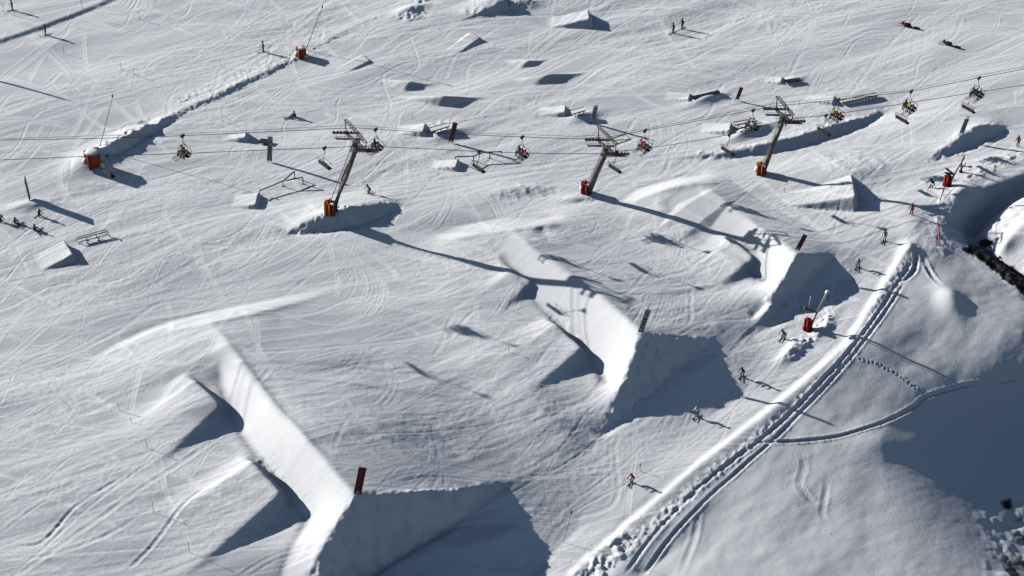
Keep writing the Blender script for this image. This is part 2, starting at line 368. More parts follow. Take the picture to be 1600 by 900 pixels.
# ski and board tracks
TR = np.zeros_like(Z); TB = np.zeros_like(Z); TW = np.zeros_like(Z)
def stamp(P, w, depth, berm, white):
    P = np.asarray(P, float); seg = np.diff(P, axis=0); L = np.hypot(seg[:,0], seg[:,1]); cum = np.concatenate([[0], np.cumsum(L)])
    if cum[-1] < .5: return
    t = np.arange(0, cum[-1], .1); x = np.interp(t, cum, P[:,0]); y = np.interp(t, cum, P[:,1])
    tx = np.gradient(x); ty = np.gradient(y); l = np.hypot(tx, ty)+1e-9; nx_, ny_ = -ty/l, tx/l
    fade = np.clip(np.minimum(t, cum[-1]-t)/3, 0, 1)
    for q in np.arange(-2.2, 2.21, .45):
        o = q*w; ix = np.round((x+nx_*o-GX0)/DX).astype(int); iy = np.round((y+ny_*o-GY0)/DY).astype(int)
        ok = (ix >= 0)&(ix < len(xs))&(iy >= 0)&(iy < len(ys)); ix = ix[ok]; iy = iy[ok]; f = fade[ok]
        g = math.exp(-(q/.8)**2); b = math.exp(-((abs(q)-1.5)/.5)**2)
        np.maximum.at(TR, (iy, ix), depth*g*f); np.maximum.at(TB, (iy, ix), berm*b*f)
        np.maximum.at(TW, (iy, ix), white*max(g, .6*b)*f)
def wpath(x, y, ang, n, step, wob, drift=0):
    P = [(x, y)]; a = ang; k = 0
    for i in range(n):
        k = .8*k+rs.normal(0, wob); a += k*.1+drift; a = ang+(a-ang)*.97
        x += step*math.cos(a); y += step*math.sin(a); P.append((x, y))
    return np.array(P)
for i in range(480):     # single long runs across the park
    x, y = rs.uniform(-90, 70), rs.uniform(-60, 82)
    a = R(22)+rs.normal(0, .2); P = wpath(x, y, a, rs.randint(20, 60), 1.0, .16)
    if i % 2:
        q = np.arange(len(P)); am = rs.uniform(.8, 2.6); wl_ = rs.uniform(9, 22); ph = rs.uniform(0, 6)
        P = P+np.stack([-np.sin(a)*am*np.sin(q/wl_*6.28+ph), np.cos(a)*am*np.sin(q/wl_*6.28+ph)], 1)
    P[:,1] -= 3.2*0
    stamp(P, rs.choice([.12,.15,.2,.3]), rs.uniform(.008,.036), rs.uniform(.006,.026), rs.uniform(.2,.9))
for i in range(230):     # bundles of skidded turns
    x, y = rs.uniform(-85, 70), rs.uniform(-55, 80); a = R(22)+rs.normal(0, .45); P = wpath(x, y, a, rs.randint(8, 26), 1.0, .3, rs.normal(0, .05))
    n = rs.randint(3, 10); d = rs.uniform(.3, .8)
    for j in range(n):
        o = np.array([-math.sin(a), math.cos(a)])*d*(j-n/2)+rs.normal(0, .3, 2)
        stamp(P+o, rs.choice([.1,.13,.18]), rs.uniform(.01,.03), rs.uniform(.008,.02), rs.uniform(.2,.8))
for i in range(95):      # tracks that cross the flow
    x, y = rs.uniform(-75, 40), rs.uniform(-30, 78); a = rs.choice([-1.9, -1.3, -1.1, -.5, .9])+rs.normal(0, .2); P = wpath(x, y, a, rs.randint(10, 34), 1.0, .25, rs.normal(0, .02))
    for o in (0, .35): stamp(P+np.array([o, 0]), .13, .02, .012, .9)
for i in range(120):      # broad sweeping bands scraped by many skis
    x, y = rs.uniform(-90, 50), rs.uniform(-55, 78); a = R(20)+rs.normal(0, .22); P = wpath(x, y, a, rs.randint(25, 70), 1.0, .1, rs.normal(0, .006))
    stamp(P, rs.uniform(.3, .7), rs.uniform(-.015, .03), rs.uniform(.015, .04), rs.uniform(.6, 1.0))
for i in range(60):      # lane
    p = at(rs.uniform(820, 1400), rs.uniform(420, 860)); P = wpath(p[0], p[1], R(51)+rs.normal(0, .05), rs.randint(15, 50), 1.0, .04)
    stamp(P, rs.choice([.12,.2,.3]), rs.uniform(.008,.02), rs.uniform(.006,.014), rs.uniform(.1,.5))
mask = np.clip(1-powS-soft(face > .3, 2), 0, 1)*(1-.75*band)
Z += (TB-TR)*mask
TWm = TW*mask
# tracks left by a snowmobile and skis in the powder: photo polylines
TR[:] = 0; TB[:] = 0; TW[:] = 0
def pix(pts, n=8):
    P = np.array([at(*p)[:2] for p in pts]); t = np.arange(len(P)); tt = np.linspace(0, len(P)-1, (len(P)-1)*n+1)
    def cr(v):
        o = []
        for q in tt:
            i = min(int(q), len(v)-2); f = q-i; p0 = v[max(i-1,0)]; p1 = v[i]; p2 = v[i+1]; p3 = v[min(i+2,len(v)-1)]
            o.append(.5*((2*p1)+(-p0+p2)*f+(2*p0-5*p1+4*p2-p3)*f*f+(-p0+3*p1-3*p2+p3)*f**3))
        return np.array(o)
    return np.stack([cr(P[:,0]), cr(P[:,1])], 1)
for pts, w, d, b in [
 ([(975,900),(1010,850),(1060,795),(1100,755),(1150,715),(1185,690),(1235,645),(1280,600),(1330,545),(1372,490),(1405,440),(1428,405)], .24, .15, .07),
 ([(1005,900),(1040,850),(1085,800),(1125,760),(1165,725),(1200,695),(1250,645),(1292,600),(1338,548),(1380,492),(1415,440)], .22, .15, .07),
 ([(1160,690),(1200,690),(1260,688),(1320,680),(1380,660),(1430,635),(1445,622),(1500,605),(1560,597),(1610,585)], .22, .2, .1),
 ([(1060,795),(1085,772),(1100,748)], .3, .2, .08),
 ([(1293,745),(1290,770),(1285,800),(1294,815)], .35, .07, .04), ([(1254,700),(1256,730),(1250,760),(1275,785),(1290,765)], .4, .05, .03),
 ([(1093,790),(1085,840),(1070,880),(1062,905)], .35, .05, .03),
 ([(1440,400),(1455,430),(1475,455)], .3, .1, .1), ([(0,885),(100,862),(180,830),(230,795)], .3, .06, .03),
 ([(1427,385),(1431,405),(1427,425),(1405,445)], .3, .35, .1),
 ([(0,845),(60,850),(120,790),(200,740)], .25, .06, .03), ([(190,900),(240,850),(290,790),(340,760)], .25, .05, .03),
]: stamp(pix(pts), w, d, b, .3)
for ln in ([(545,915),(620,868),(700,820),(750,785),(788,756)],[(945,680),(1000,635),(1060,580),(1110,533)],[(1185,495),(1240,455),(1300,403)]): stamp(pix(ln), .35, -.22, .0, .6)
def prints(pts, n, r, d):
    P = pix(pts); seg = np.hypot(*np.diff(P, axis=0).T); cum = np.concatenate([[0], np.cumsum(seg)]); t = np.linspace(0, cum[-1], n)
    for i, (x, y) in enumerate(zip(np.interp(t, cum, P[:,0]), np.interp(t, cum, P[:,1]))):
        x += .12*(-1)**i+rs.normal(0, .07); y += rs.normal(0, .1); d_ = d*rs.uniform(.4, 1.2); sl = region(x-1, x+1, y-1, y+1); q = ((X[sl]-x)**2+(Y[sl]-y)**2)/r**2
        Z[sl] += -d_*np.exp(-q)+.4*d_*np.exp(-((np.sqrt(q)-1.7)/.5)**2)
prints([(1343,560),(1375,572),(1400,585),(1425,602),(1443,618)], 34, .15, .12)
prints([(1200,757),(1240,785),(1275,815),(1310,842)], 52, .1, .035); prints([(1255,695),(1285,735),(1320,785)], 42, .1, .035)
Z += (TB-TR)*np.clip(.85+.7*fnoise(X, Y, 3.1, 2.3, .4, 96, 3), .3, 1.3)
rock = soft(poly([(1500,390),(1516,384),(1532,389),(1560,407),(1600,431),(1700,470),(1700,522),(1600,460),(1545,416)]), 1.5)
rock = np.maximum(rock, .9*soft(poly([(1527,377),(1540,372),(1553,378),(1548,386),(1530,387)]), 1))
rk2 = soft(poly([(1560,905),(1575,850),(1600,790),(1660,780),(1660,920)]), 3)*np.clip(fnoise(X, Y, 2, 1.5, .4, 91, 3)*3+.6, 0, 1)
rk3 = soft(poly([(1563,783),(1580,778),(1582,795),(1570,798)]), 1)
rock = np.clip((rock+.45*fnoise(X, Y, 1.1, .8, .5, 92, 3)-.35)*4, 0, 1)*(rock > .05)
ROCK = np.clip(np.maximum(np.maximum(rock, rk2*.8), rk3), 0, 1); Z += ROCK*.35*fnoise(X, Y, .9, .7, .3, 93, 3)
WEAR = .50+.38*fnoise(X, Yw, 12, 1.3, F1, 71, 3)*quiet+.2*fnoise(X, Yw, 30, 12, F1, 72, 2)+.8*TWm+.15*rough+.1*powS+.06*laneS*fnoise(X, Y, 26, .8, F2, 73, 2)
# freshly groomed strip, upper right
gs = soft(poly([(1424,40),(1462,38),(1440,140),(1385,140)]), 3); Z += gs*(.008*fnoise(X, Y, 20, .4, R(80), 95, 2)); WEAR += .18*gs
WEAR += face*(.45+.6*fnoise(X, Y, 1.2, .7, .8, 77, 3)); WEAR = np.clip(WEAR, 0, 1); GROOM = np.clip(.25+quiet*patch*.8+.5*laneS, 0, 1.4)*(1-powS*.95)*(1-face)  # rough snow mottling; faces also paler, bounced light painted into the albedo
# ------------------------------------------------------------------ the snow sheet
def sheet():
    def ext(a, n, far):
        s = a[-1]; st = a[1]-a[0]; o = []
        q = (far/st)**(1/n); k = st
        for i in range(n): k *= q; o.append(s+k)
        return o
    lo = [-v for v in ext(-xs[::-1], 34, 2600)][::-1]; hi = ext(xs, 34, 2600)
    lo2 = [-v for v in ext(-ys[::-1], 34, 2600)][::-1]; hi2 = ext(ys, 34, 2600)
    XX = np.concatenate([lo, xs, hi]); YY = np.concatenate([lo2, ys, hi2])
    ZZ = np.pad(Z, 34, mode='edge')
    gx, gy = np.meshgrid(XX, YY)
    d = np.maximum(np.maximum(GX0-gx, gx-GX1), np.maximum(GY0-gy, gy-GY1)); d = np.maximum(d, 0)
    k = np.exp(-d/30)
    far = .04*np.clip(gy-GY1, 0, 900) - .06*np.clip(GY0-gy, 0, 900) - 2
    ZZ = ZZ*k + far*(1-k) + (1-k)*3*fnoise(gx, gy, 60, 60, 0, 5, 3)
    ny, nx = ZZ.shape
    me = bpy.data.meshes.new('snow_ground')
    co = np.empty((ny*nx, 3), np.float32); co[:,0] = gx.ravel(); co[:,1] = gy.ravel(); co[:,2] = ZZ.ravel()
    me.vertices.add(ny*nx); me.vertices.foreach_set('co', co.ravel())
    i = np.arange(ny*nx).reshape(ny, nx)
    q = np.stack([i[:-1,:-1], i[:-1,1:], i[1:,1:], i[1:,:-1]], -1).reshape(-1).astype(np.int32)
    nq = (ny-1)*(nx-1)
    me.loops.add(nq*4); me.loops.foreach_set('vertex_index', q)
    me.polygons.add(nq); me.polygons.foreach_set('loop_start', np.arange(nq, dtype=np.int32)*4)
    me.polygons.foreach_set('use_smooth', np.ones(nq, bool))
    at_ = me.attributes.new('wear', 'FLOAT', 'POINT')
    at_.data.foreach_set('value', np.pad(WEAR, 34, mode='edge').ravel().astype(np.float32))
    at2 = me.attributes.new('rock', 'FLOAT', 'POINT')
    at2.data.foreach_set('value', np.pad(ROCK, 34, mode='edge').ravel().astype(np.float32))
    at3 = me.attributes.new('groomed', 'FLOAT', 'POINT')
    at3.data.foreach_set('value', np.pad(GROOM, 34, mode='edge').ravel().astype(np.float32))
    me.update(); me.validate()
    o = bpy.data.objects.new('snow_ground', me); COL.objects.link(o); o['kind'] = 'structure'
    m = bpy.data.materials.new('snow'); m.use_nodes = True; nt = m.node_tree; n = nt.nodes; b = n['Principled BSDF']
    b.inputs['Roughness'].default_value = .62; b.inputs['Specular IOR Level'].default_value = .25
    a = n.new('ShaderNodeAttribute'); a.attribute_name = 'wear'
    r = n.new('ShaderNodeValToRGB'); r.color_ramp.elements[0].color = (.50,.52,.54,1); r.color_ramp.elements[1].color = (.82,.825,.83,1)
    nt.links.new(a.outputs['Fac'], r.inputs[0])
    a2 = n.new('ShaderNodeAttribute'); a2.attribute_name = 'rock'
    nz = n.new('ShaderNodeTexNoise'); nz.inputs['Scale'].default_value = 1.3; nz.inputs['Detail'].default_value = 6
    r2 = n.new('ShaderNodeValToRGB'); r2.color_ramp.elements[0].color = (.004,.004,.004,1); r2.color_ramp.elements[1].color = (.06,.048,.036,1); r2.color_ramp.elements[0].position = .52; r2.color_ramp.elements[1].position = .68
    nt.links.new(nz.outputs[0], r2.inputs[0])
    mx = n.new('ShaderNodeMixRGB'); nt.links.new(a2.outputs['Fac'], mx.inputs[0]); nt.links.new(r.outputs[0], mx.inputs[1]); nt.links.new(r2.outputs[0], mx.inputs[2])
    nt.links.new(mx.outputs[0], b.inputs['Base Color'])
    nb = n.new('ShaderNodeTexNoise'); nb.inputs['Scale'].default_value = 3.6; nb.inputs['Detail'].default_value = 5; nb.inputs['Roughness'].default_value = .7
    tc = n.new('ShaderNodeNewGeometry'); nt.links.new(tc.outputs['Position'], nb.inputs['Vector']); nt.links.new(tc.outputs['Position'], nz.inputs['Vector'])
    bp = n.new('ShaderNodeBump'); bp.inputs['Strength'].default_value = 1.0; bp.inputs['Distance'].default_value = .032
    nt.links.new(nb.outputs[0], bp.inputs['Height'])
    mp = n.new('ShaderNodeMapping'); mp.inputs['Rotation'].default_value = (0, 0, -R(24)); mp.inputs['Scale'].default_value = (.3, 4.5, 1)
    mp.vector_type = 'POINT'; nt.links.new(tc.outputs['Position'], mp.inputs['Vector'])
    # bend the fine streaks a little so that they never run perfectly straight
    nw = n.new('ShaderNodeTexNoise'); nw.inputs['Scale'].default_value = .07; nw.inputs['Detail'].default_value = 2; nt.links.new(tc.outputs['Position'], nw.inputs['Vector'])
    va = n.new('ShaderNodeVectorMath'); va.operation = 'MULTIPLY_ADD'; va.inputs[1].default_value = (6, 22, 0); nt.links.new(nw.outputs['Color'], va.inputs[0]); nt.links.new(mp.outputs[0], va.inputs[2])
    ns = n.new('ShaderNodeTexNoise'); ns.inputs['Scale'].default_value = 1.0; ns.inputs['Detail'].default_value = 4; ns.inputs['Roughness'].default_value = .65; nt.links.new(va.outputs[0], ns.inputs['Vector'])
    qa = n.new('ShaderNodeAttribute'); qa.attribute_name = 'groomed'
    mu = n.new('ShaderNodeMath'); mu.operation = 'MULTIPLY'; nt.links.new(ns.outputs[0], mu.inputs[0]); nt.links.new(qa.outputs['Fac'], mu.inputs[1])
    b2 = n.new('ShaderNodeBump'); b2.inputs['Strength'].default_value = 1.0; b2.inputs['Distance'].default_value = .032
    nt.links.new(mu.outputs[0], b2.inputs['Height']); nt.links.new(bp.outputs[0], b2.inputs['Normal']); nt.links.new(b2.outputs[0], b.inputs['Normal'])
    me.materials.append(m)
    return o
if 'WEAR' not in globals(): WEAR = np.full_like(Z, .75); ROCK = np.zeros_like(Z)
sheet()

# ------------------------------------------------------------------ object helpers
def gz(x, y): return bil(Z, (np.asarray(x)-GX0)/DX, (np.asarray(y)-GY0)/DY)
def G(px, py, dh=0.0): return Vector(at(px, py, dh, gz))
def Wv(px, py, z): return Vector(W(px, py, z))
MATS = {}
def mat(name, col, rough=.6, metal=0., var=.12, scale=6, coat=0):
    if name in MATS: return MATS[name]
    m = bpy.data.materials.new(name); m.use_nodes = True; nt = m.node_tree; n = nt.nodes; b = n['Principled BSDF']
    b.inputs['Roughness'].default_value = rough; b.inputs['Metallic'].default_value = metal
    tc = n.new('ShaderNodeTexCoord'); nz = n.new('ShaderNodeTexNoise'); nz.inputs['Scale'].default_value = scale; nz.inputs['Detail'].default_value = 4
    nt.links.new(tc.outputs['Object'], nz.inputs['Vector'])
    r = n.new('ShaderNodeValToRGB'); r.color_ramp.elements[0].position = .3; r.color_ramp.elements[1].position = .7
    r.color_ramp.elements[0].color = tuple(c*(1-var*2) for c in col)+(1,); r.color_ramp.elements[1].color = tuple(min(1, c*(1+var)) for c in col)+(1,)
    nt.links.new(nz.outputs[0], r.inputs[0]); nt.links.new(r.outputs[0], b.inputs['Base Color'])
    MATS[name] = m; return m
STEEL = mat('galvanised_steel', (.15,.14,.12), .55, .3, .25, 2)
DSTEEL = mat('dark_steel', (.05,.05,.05), .5, .3)
ROPE = mat('wire_rope', (.035,.035,.035), .5, .4)
ORANGE = mat('orange_pad', (.72,.11,.02), .7, 0, .2, 3)
RED = mat('red_pad', (.48,.015,.02), .65, 0, .2, 3)
BLACK = mat('black_plastic', (.012,.012,.013), .5)
WHITE = mat('white_paint', (.8,.8,.78), .5, 0, .04)
SNOWCAP = mat('snow_cap', (.85,.86,.87), .7, 0, .02)
DRED = mat('dark_red_panel', (.12,.010,.014), .6, 0, .2)
PINK = mat('faded_red_net', (.62,.16,.14), .8)
YELL = mat('yellow_paint', (.55,.48,.06), .6)
class MB:
    def __init__(s): s.bm = bmesh.new()
    def tube(s, pts, r, n=8, cap=True):
        pts = [Vector(p) for p in pts]; rr = r if isinstance(r, (list, tuple)) else [r]*len(pts); rings = []
        for i, p in enumerate(pts):
            d = (pts[min(i+1, len(pts)-1)]-pts[max(i-1, 0)]).normalized()
            a = d.cross(Vector((0,0,1)) if abs(d.z) < .95 else Vector((1,0,0))).normalized(); b = d.cross(a)
            rings.append([s.bm.verts.new(p+(a*math.cos(t)+b*math.sin(t))*rr[i]) for t in [2*math.pi*k/n for k in range(n)]])
        for A, B in zip(rings[:-1], rings[1:]):
            for k in range(n): s.bm.faces.new((A[k], A[(k+1)%n], B[(k+1)%n], B[k]))
        if cap: s.bm.faces.new(rings[0][::-1]); s.bm.faces.new(rings[-1])
        return s
    def box(s, c, size, ax=None, bev=0):
        c = Vector(c); M = Matrix.Identity(3) if ax is None else Matrix(ax).transposed()
        r = bmesh.ops.create_cube(s.bm, size=1)
        for v in r['verts']: v.co = c + M @ Vector((v.co.x*size[0], v.co.y*size[1], v.co.z*size[2]))
        if bev:
            e = list({e for v in r['verts'] for e in v.link_edges}); bmesh.ops.bevel(s.bm, geom=e, offset=bev, segments=2, affect='EDGES')
        return s
    def ball(s, c, r, sc=(1,1,1), seg=12):
        q = bmesh.ops.create_uvsphere(s.bm, u_segments=seg, v_segments=max(6, seg//2+2), radius=r)
        for v in q['verts']: v.co = Vector(c)+Vector((v.co.x*sc[0], v.co.y*sc[1], v.co.z*sc[2]))
        return s
    def build(s, name, m, parent=None, smooth=False):
        bmesh.ops.recalc_face_normals(s.bm, faces=s.bm.faces)
        me = bpy.data.meshes.new(name); s.bm.to_mesh(me); s.bm.free(); me.materials.append(m)
        if smooth:
            for p in me.polygons: p.use_smooth = True
        o = bpy.data.objects.new(name, me); COL.objects.link(o)
        if parent: o.parent = parent
        return o
def thing(name, label, cat, loc=(0,0,0), rz=0, group=None):
    o = bpy.data.objects.new(name, None); COL.objects.link(o); o.location = loc; o.rotation_euler = (0,0,rz); o.empty_display_size = .3
    o['label'] = label; o['category'] = cat
    if group: o['group'] = group
    return o
def tag(o, label, cat, group=None):
    o['label'] = label; o['category'] = cat
    if group: o['group'] = group
    return o
def dup(root, loc, rz=None, label=None):
    def cp(o, par):
        c = o.copy(); COL.objects.link(c); c.parent = par
        for ch in list(o.children): cp(ch, c)
        return c
    r = cp(root, None); r.location = loc
    if rz is not None: r.rotation_euler = (0,0,rz)
    if label: r['label'] = label
    return r
AX = Vector((.64,-.77,0)).normalized()          # across the lift line, towards the camera
UX = Vector((.77,.64,0)).normalized()           # along the lift line
UZ = Vector((0,0,1))

# ------------------------------------------------------------------ chairlift towers
def lift_tower(base_px, far_px, near_px, z, label, padm, ext=False, rpole=.42):
    b = G(*base_px); F = Wv(*far_px, z); N = Wv(*near_px, z-.15)
    t = thing('lift_tower', label, 'lift tower', b, 0, 'chairlift towers'); f, n = F-b, N-b
    a = (n-f).normalized(); top = f*.45+n*.55-Vector((0,0,.5)); ln = (n-f).length
    ax = Vector((1,.02,-.03)).normalized()
    MB().tube([(0,0,-.6), tuple(top*.5), tuple(top)], [rpole, rpole*.9, rpole*.72], 12).build('pole', STEEL, t, True)
    w = (top).normalized(); sd = w.cross(a).normalized()
    l = MB()                                       # ladder down the left of the pole
    o = -Vector((1,0,0))*(rpole+.12)
    for q in (-.18, .18): l.tube([tuple(w*1.5+o+Vector((0,q,0))), tuple(top*.97+o*.9+Vector((0,q,0)))], .025, 5)
    k = 1.6
    while k < top.length*.96: l.tube([tuple(w*k+o+Vector((0,-.18,0))), tuple(w*k+o+Vector((0,.18,0)))], .02, 4); k += .33
    l.build('ladder', STEEL, t)
    c = MB(); ca = (a, a.cross(UZ).normalized()*-1, a.cross(a.cross(UZ)).normalized())
    c.tube([tuple(f+Vector((0,0,-.35))), tuple(top), tuple(n+Vector((0,0,-.35)))], [.16,.3,.16], 8)
    c.box(tuple(top-w*.3), (.9,.8,1.1), None, .06)
    for q in (-.5, .5): c.tube([tuple(top+ax*q-w*1.4), tuple(top+a*q*1.6)], .07, 6)
    c.build('crossarm', STEEL, t)
    fr = MB(); h = 1.75                             # maintenance frame above the arm
    m0 = f+a*(.0)+Vector((0,0,h)); m1 = n+Vector((0,0,.75)) if not ext else n+Vector((0,0,h*.8))
    for q in (-.22, .22):
        s_ = ax*q; fr.tube([tuple(m0+s_), tuple(m1+s_)], .07, 6)
    K = 9
    for i in range(K+1):
        p = m0.lerp(m1, i/K); fr.tube([tuple(p-ax*.22), tuple(p+ax*.22)], .035, 5)
        if i < K: fr.tube([tuple(p-ax*.22), tuple(m0.lerp(m1, (i+1)/K)+ax*.22)], .03, 4)
    fr.tube([tuple(m0), tuple(f+Vector((0,0,-.3)))], .08, 6); fr.tube([tuple(m1), tuple(n+Vector((0,0,-.3)))], .07, 6)
    fr.tube([tuple(m0.lerp(m1,.55)), tuple(top)], .05, 6); fr.tube([tuple(m0), tuple(f-ax*1.0)], .025, 5)
    if ext:
        e0 = top+Vector((0,0,.9)); 
        for q, zz in ((-.5,.0),(.6,.0)): fr.tube([tuple(e0+a*q*1.2), tuple(e0+a*q*1.2+UX*2.2+Vector((.9,0,.1)))], .08, 6)
        fr.tube([tuple(e0-a*.6+UX*2.2+Vector((.9,0,.1))), tuple(e0+a*.72+UX*2.2+Vector((.9,0,.1)))], .06, 6)
        fr.tube([tuple(e0-a*.6), tuple(e0+a*.72+UX*2.2+Vector((.9,0,.1)))], .05, 6)
    fr.build('service_frame', STEEL, t)
    for side, p, L0, L1 in (('far', f, -1.7, 1.6), ('near', n, -1.5, 1.7)):
        s1 = MB(); s1.box(tuple(p+ax*((L0+L1)/2)+Vector((0,0,-.28))), (L1-L0, .14, .2), (ax, a, UZ))
        for i in range(8):
            q = L0+.12+(L1-L0-.24)*i/7; c0 = p+ax*q+Vector((0,0,-.2))
            s1.tube([tuple(c0-a*.09), tuple(c0+a*.09)], .2, 10)
        s1.build('sheave_train', DSTEEL, t)
        wk = MB(); out = -a if side == 'far' else a; pc = p+out*.0+a*(.55 if side == 'far' else -.55)+Vector((0,0,-.85))
        wk.box(tuple(pc+ax*((L0+L1)/2)), (L1-L0, .5, .06), (ax, a, UZ))
        for q in (L0, (L0+L1)/2, L1):
            wk.tube([tuple(pc+ax*q+a*.24), tuple(pc+ax*q+a*.24+Vector((0,0,1.0)))], .025, 5); wk.tube([tuple(pc+ax*q-a*.24), tuple(pc+ax*q-a*.24+Vector((0,0,.9)))], .02, 5)
        for zz in (.5, 1.0): wk.tube([tuple(pc+ax*L0+a*.24+Vector((0,0,zz))), tuple(pc+ax*L1+a*.24+Vector((0,0,zz)))], .025, 5)
        wk.build('walkway', STEEL, t)
    pm = MB()                                       # padding round the foot
    for i in range(6):
        an = 2*math.pi*i/6; pm.box((math.cos(an)*(rpole+.1), math.sin(an)*(rpole+.1), .65), (.34,.5,1.5), ((math.cos(an),math.sin(an),0),(-math.sin(an),math.cos(an),0),UZ), .12)
    pm.build('foot_padding', padm, t, True)
    MB().ball((-.65,.1,.6), .4, (.9,1,1.2)).build('snow_clump', SNOWCAP, t, True); MB().ball((.2,-.3,1.4), .32, (1.2,1,.35)).build('snow_clump', SNOWCAP, t, True)
    for z_ in (.35, 1.05): MB().tube([(0,0,z_),(0,0,z_+.07)], rpole+.33, 12).build('strap', BLACK, t)
    return t, F, N
T1 = lift_tower((518,331), (541,205), (572,231), 14.6, 'tallest chairlift tower, grey pole with orange padded foot on a snow mound', ORANGE, rpole=.52)
T2 = lift_tower((917,301), (935,216), (962,238), 10.3, 'middle chairlift tower with red padded foot and frame reaching right', RED, True)
T3 = lift_tower((1190,271), (1213,168), (1238,187), 10.6, 'slim right-hand chairlift tower with small orange foot pad', ORANGE, rpole=.34)

def cable(pts, r, label):
    P = []
    for i in range(len(pts)-1):
        (x0,y0,z0),(x1,y1,z1) = pts[i], pts[i+1]
        A, B = Wv(x0,y0,z0), Wv(x1,y1,z1); n = max(2, int((B-A).length/3))
        for k in range(n): P.append(A.lerp(B, k/n))
    P.append(Wv(*pts[-1])); o = P[0].copy()
    return tag(MB().tube([tuple(p) for p in P], r, 6).build('lift_cable', ROPE, None, True), label, 'cable', 'ropes of the chairlift')
FAR = [(-300,226,21),(-60,221,19.4),(0,219,19),(160,216,18.2),(285,212,17.2),(440,205,15.6),(520,201,14.7),(560,200,14.5),(587,202,14),(700,209,12),(815,214,10.4),(900,217,10.3),(950,214,10.3),(1007,204,10.0),(1100,187,9.8),(1177,172,10),(1205,167,10.6),(1222,165,10.6),(1307,156,9.7),(1422,143,9),(1533,121,8.6),(1700,88,8)]
NEAR = [(-300,262,20.5),(-60,252,19.2),(0,250,19),(167,243,18.2),(285,240,17),(400,235,15.8),(507,231,14.6),(550,229,14.4),(592,229,14),(700,234,12.4),(752,237,11.5),(850,240,10.6),(945,240,10.2),(975,236,10.2),(1050,226,9.8),(1142,210,9.6),(1225,188,10.4),(1250,184,10.4),(1293,180,9.6),(1412,162,8.8),(1519,145,8.3),(1700,118,7.8)]
cable(FAR, .038, 'black haul rope of the far side of the lift, carrying riders')
cable(NEAR, .038, 'black haul rope of the near side of the lift, carrying empty chairs')
cable([(x, y-2-2.2*abs(math.sin(x/110)), z+.5) for x, y, z in FAR], .022, 'thin signal wire strung just above the far haul rope')
def on(L, x):
    for (x0,y0,z0),(x1,y1,z1) in zip(L[:-1], L[1:]):
        if x0 <= x <= x1: t = (x-x0)/(x1-x0); return Wv(x, y0+(y1-y0)*t, z0+(z1-z0)*t)

# ------------------------------------------------------------------ people
def skin_body(name, V, E, rad, mats, region_of):
    me = bpy.data.meshes.new(name); me.from_pydata([tuple(v) for v in V], E, []); o = bpy.data.objects.new(name, me); COL.objects.link(o)
    me.skin_vertices.new() if hasattr(me.skin_vertices, 'new') and not me.skin_vertices else None
    m = o.modifiers.new('skin', 'SKIN'); m.use_smooth_shade = True
    if not me.skin_vertices:
        bpy.context.view_layer.objects.active = o
    for i, r in enumerate(rad): me.skin_vertices[0].data[i].radius = r if isinstance(r, tuple) else (r, r)
    me.skin_vertices[0].data[0].use_root = True
    su = o.modifiers.new('sub', 'SUBSURF'); su.levels = 1; su.render_levels = 1
    dg = bpy.context.evaluated_depsgraph_get(); new = bpy.data.meshes.new_from_object(o.evaluated_get(dg))
    o.modifiers.clear(); bpy.data.objects.remove(o); bpy.data.meshes.remove(me)
    new.name = name; new.materials.clear()
    for mm in mats: new.materials.append(mm)
    VV = np.array([tuple(v) for v in V])
    segs = [(VV[a], VV[b], region_of(a, b)) for a, b in E]
    for p in new.polygons:
        c = np.array(p.center); best = 1e9; reg = 0
        for A, B, g in segs:
            d = B-A; t = np.clip(np.dot(c-A, d)/max(np.dot(d, d), 1e-9), 0, 1); q = np.linalg.norm(c-A-d*t)
            if q < best: best = q; reg = g
        p.material_index = reg; p.use_smooth = True
    return new
POSES = {
 'stand': dict(pel=(0,0,.95), che=(0,.03,1.30), nec=(0,.04,1.50), hea=(0,.07,1.66), kn=(.12,.06,.52), an=(.13,-.02,.12), to=(.14,.16,.06), el=(.30,-.02,1.16), ha=(.30,.22,.98)),
 'ski':   dict(pel=(0,-.16,.80), che=(0,.08,1.12), nec=(0,.18,1.30), hea=(0,.25,1.45), kn=(.15,.20,.48), an=(.15,.0,.12), to=(.15,.19,.06), el=(.36,.12,.98), ha=(.36,.42,.90)),
 'turn':  dict(pel=(-.08,-.14,.76), che=(.06,.08,1.08), nec=(.1,.16,1.27), hea=(.12,.22,1.42), kn=(.16,.22,.46), an=(.2,.0,.12), to=(.2,.19,.06), el=(.42,.1,1.0), ha=(.5,.35,.86)),
 'ride':  dict(pel=(0,-.1,.72), che=(0,.06,1.05), nec=(0,.1,1.24), hea=(0,.14,1.40), kn=(.24,.12,.44), an=(.26,.0,.12), to=(.26,.16,.06), el=(.46,.05,.95), ha=(.62,.12,.82)),
 'chair': dict(pel=(0,0,.12), che=(0,-.04,.48), nec=(0,-.03,.68), hea=(0,.02,.84), kn=(.12,.46,.14), an=(.13,.52,-.30), to=(.13,.70,-.36), el=(.25,.06,.36), ha=(.17,.34,.30)),
 'sit':   dict(pel=(0,-.25,.14), che=(0,-.2,.48), nec=(0,-.14,.66), hea=(0,-.08,.82), kn=(.17,.2,.46), an=(.17,.5,.12), to=(.17,.66,.10), el=(.3,-.14,.32), ha=(.27,.12,.42)),
 'kneel': dict(pel=(0,-.1,.46), che=(0,.06,.80), nec=(0,.1,.98), hea=(0,.16,1.13), kn=(.14,.12,.10), an=(.15,-.32,.08), to=(.15,-.42,.05), el=(.28,.12,.66), ha=(.2,.38,.52)),
}
BODY = {}
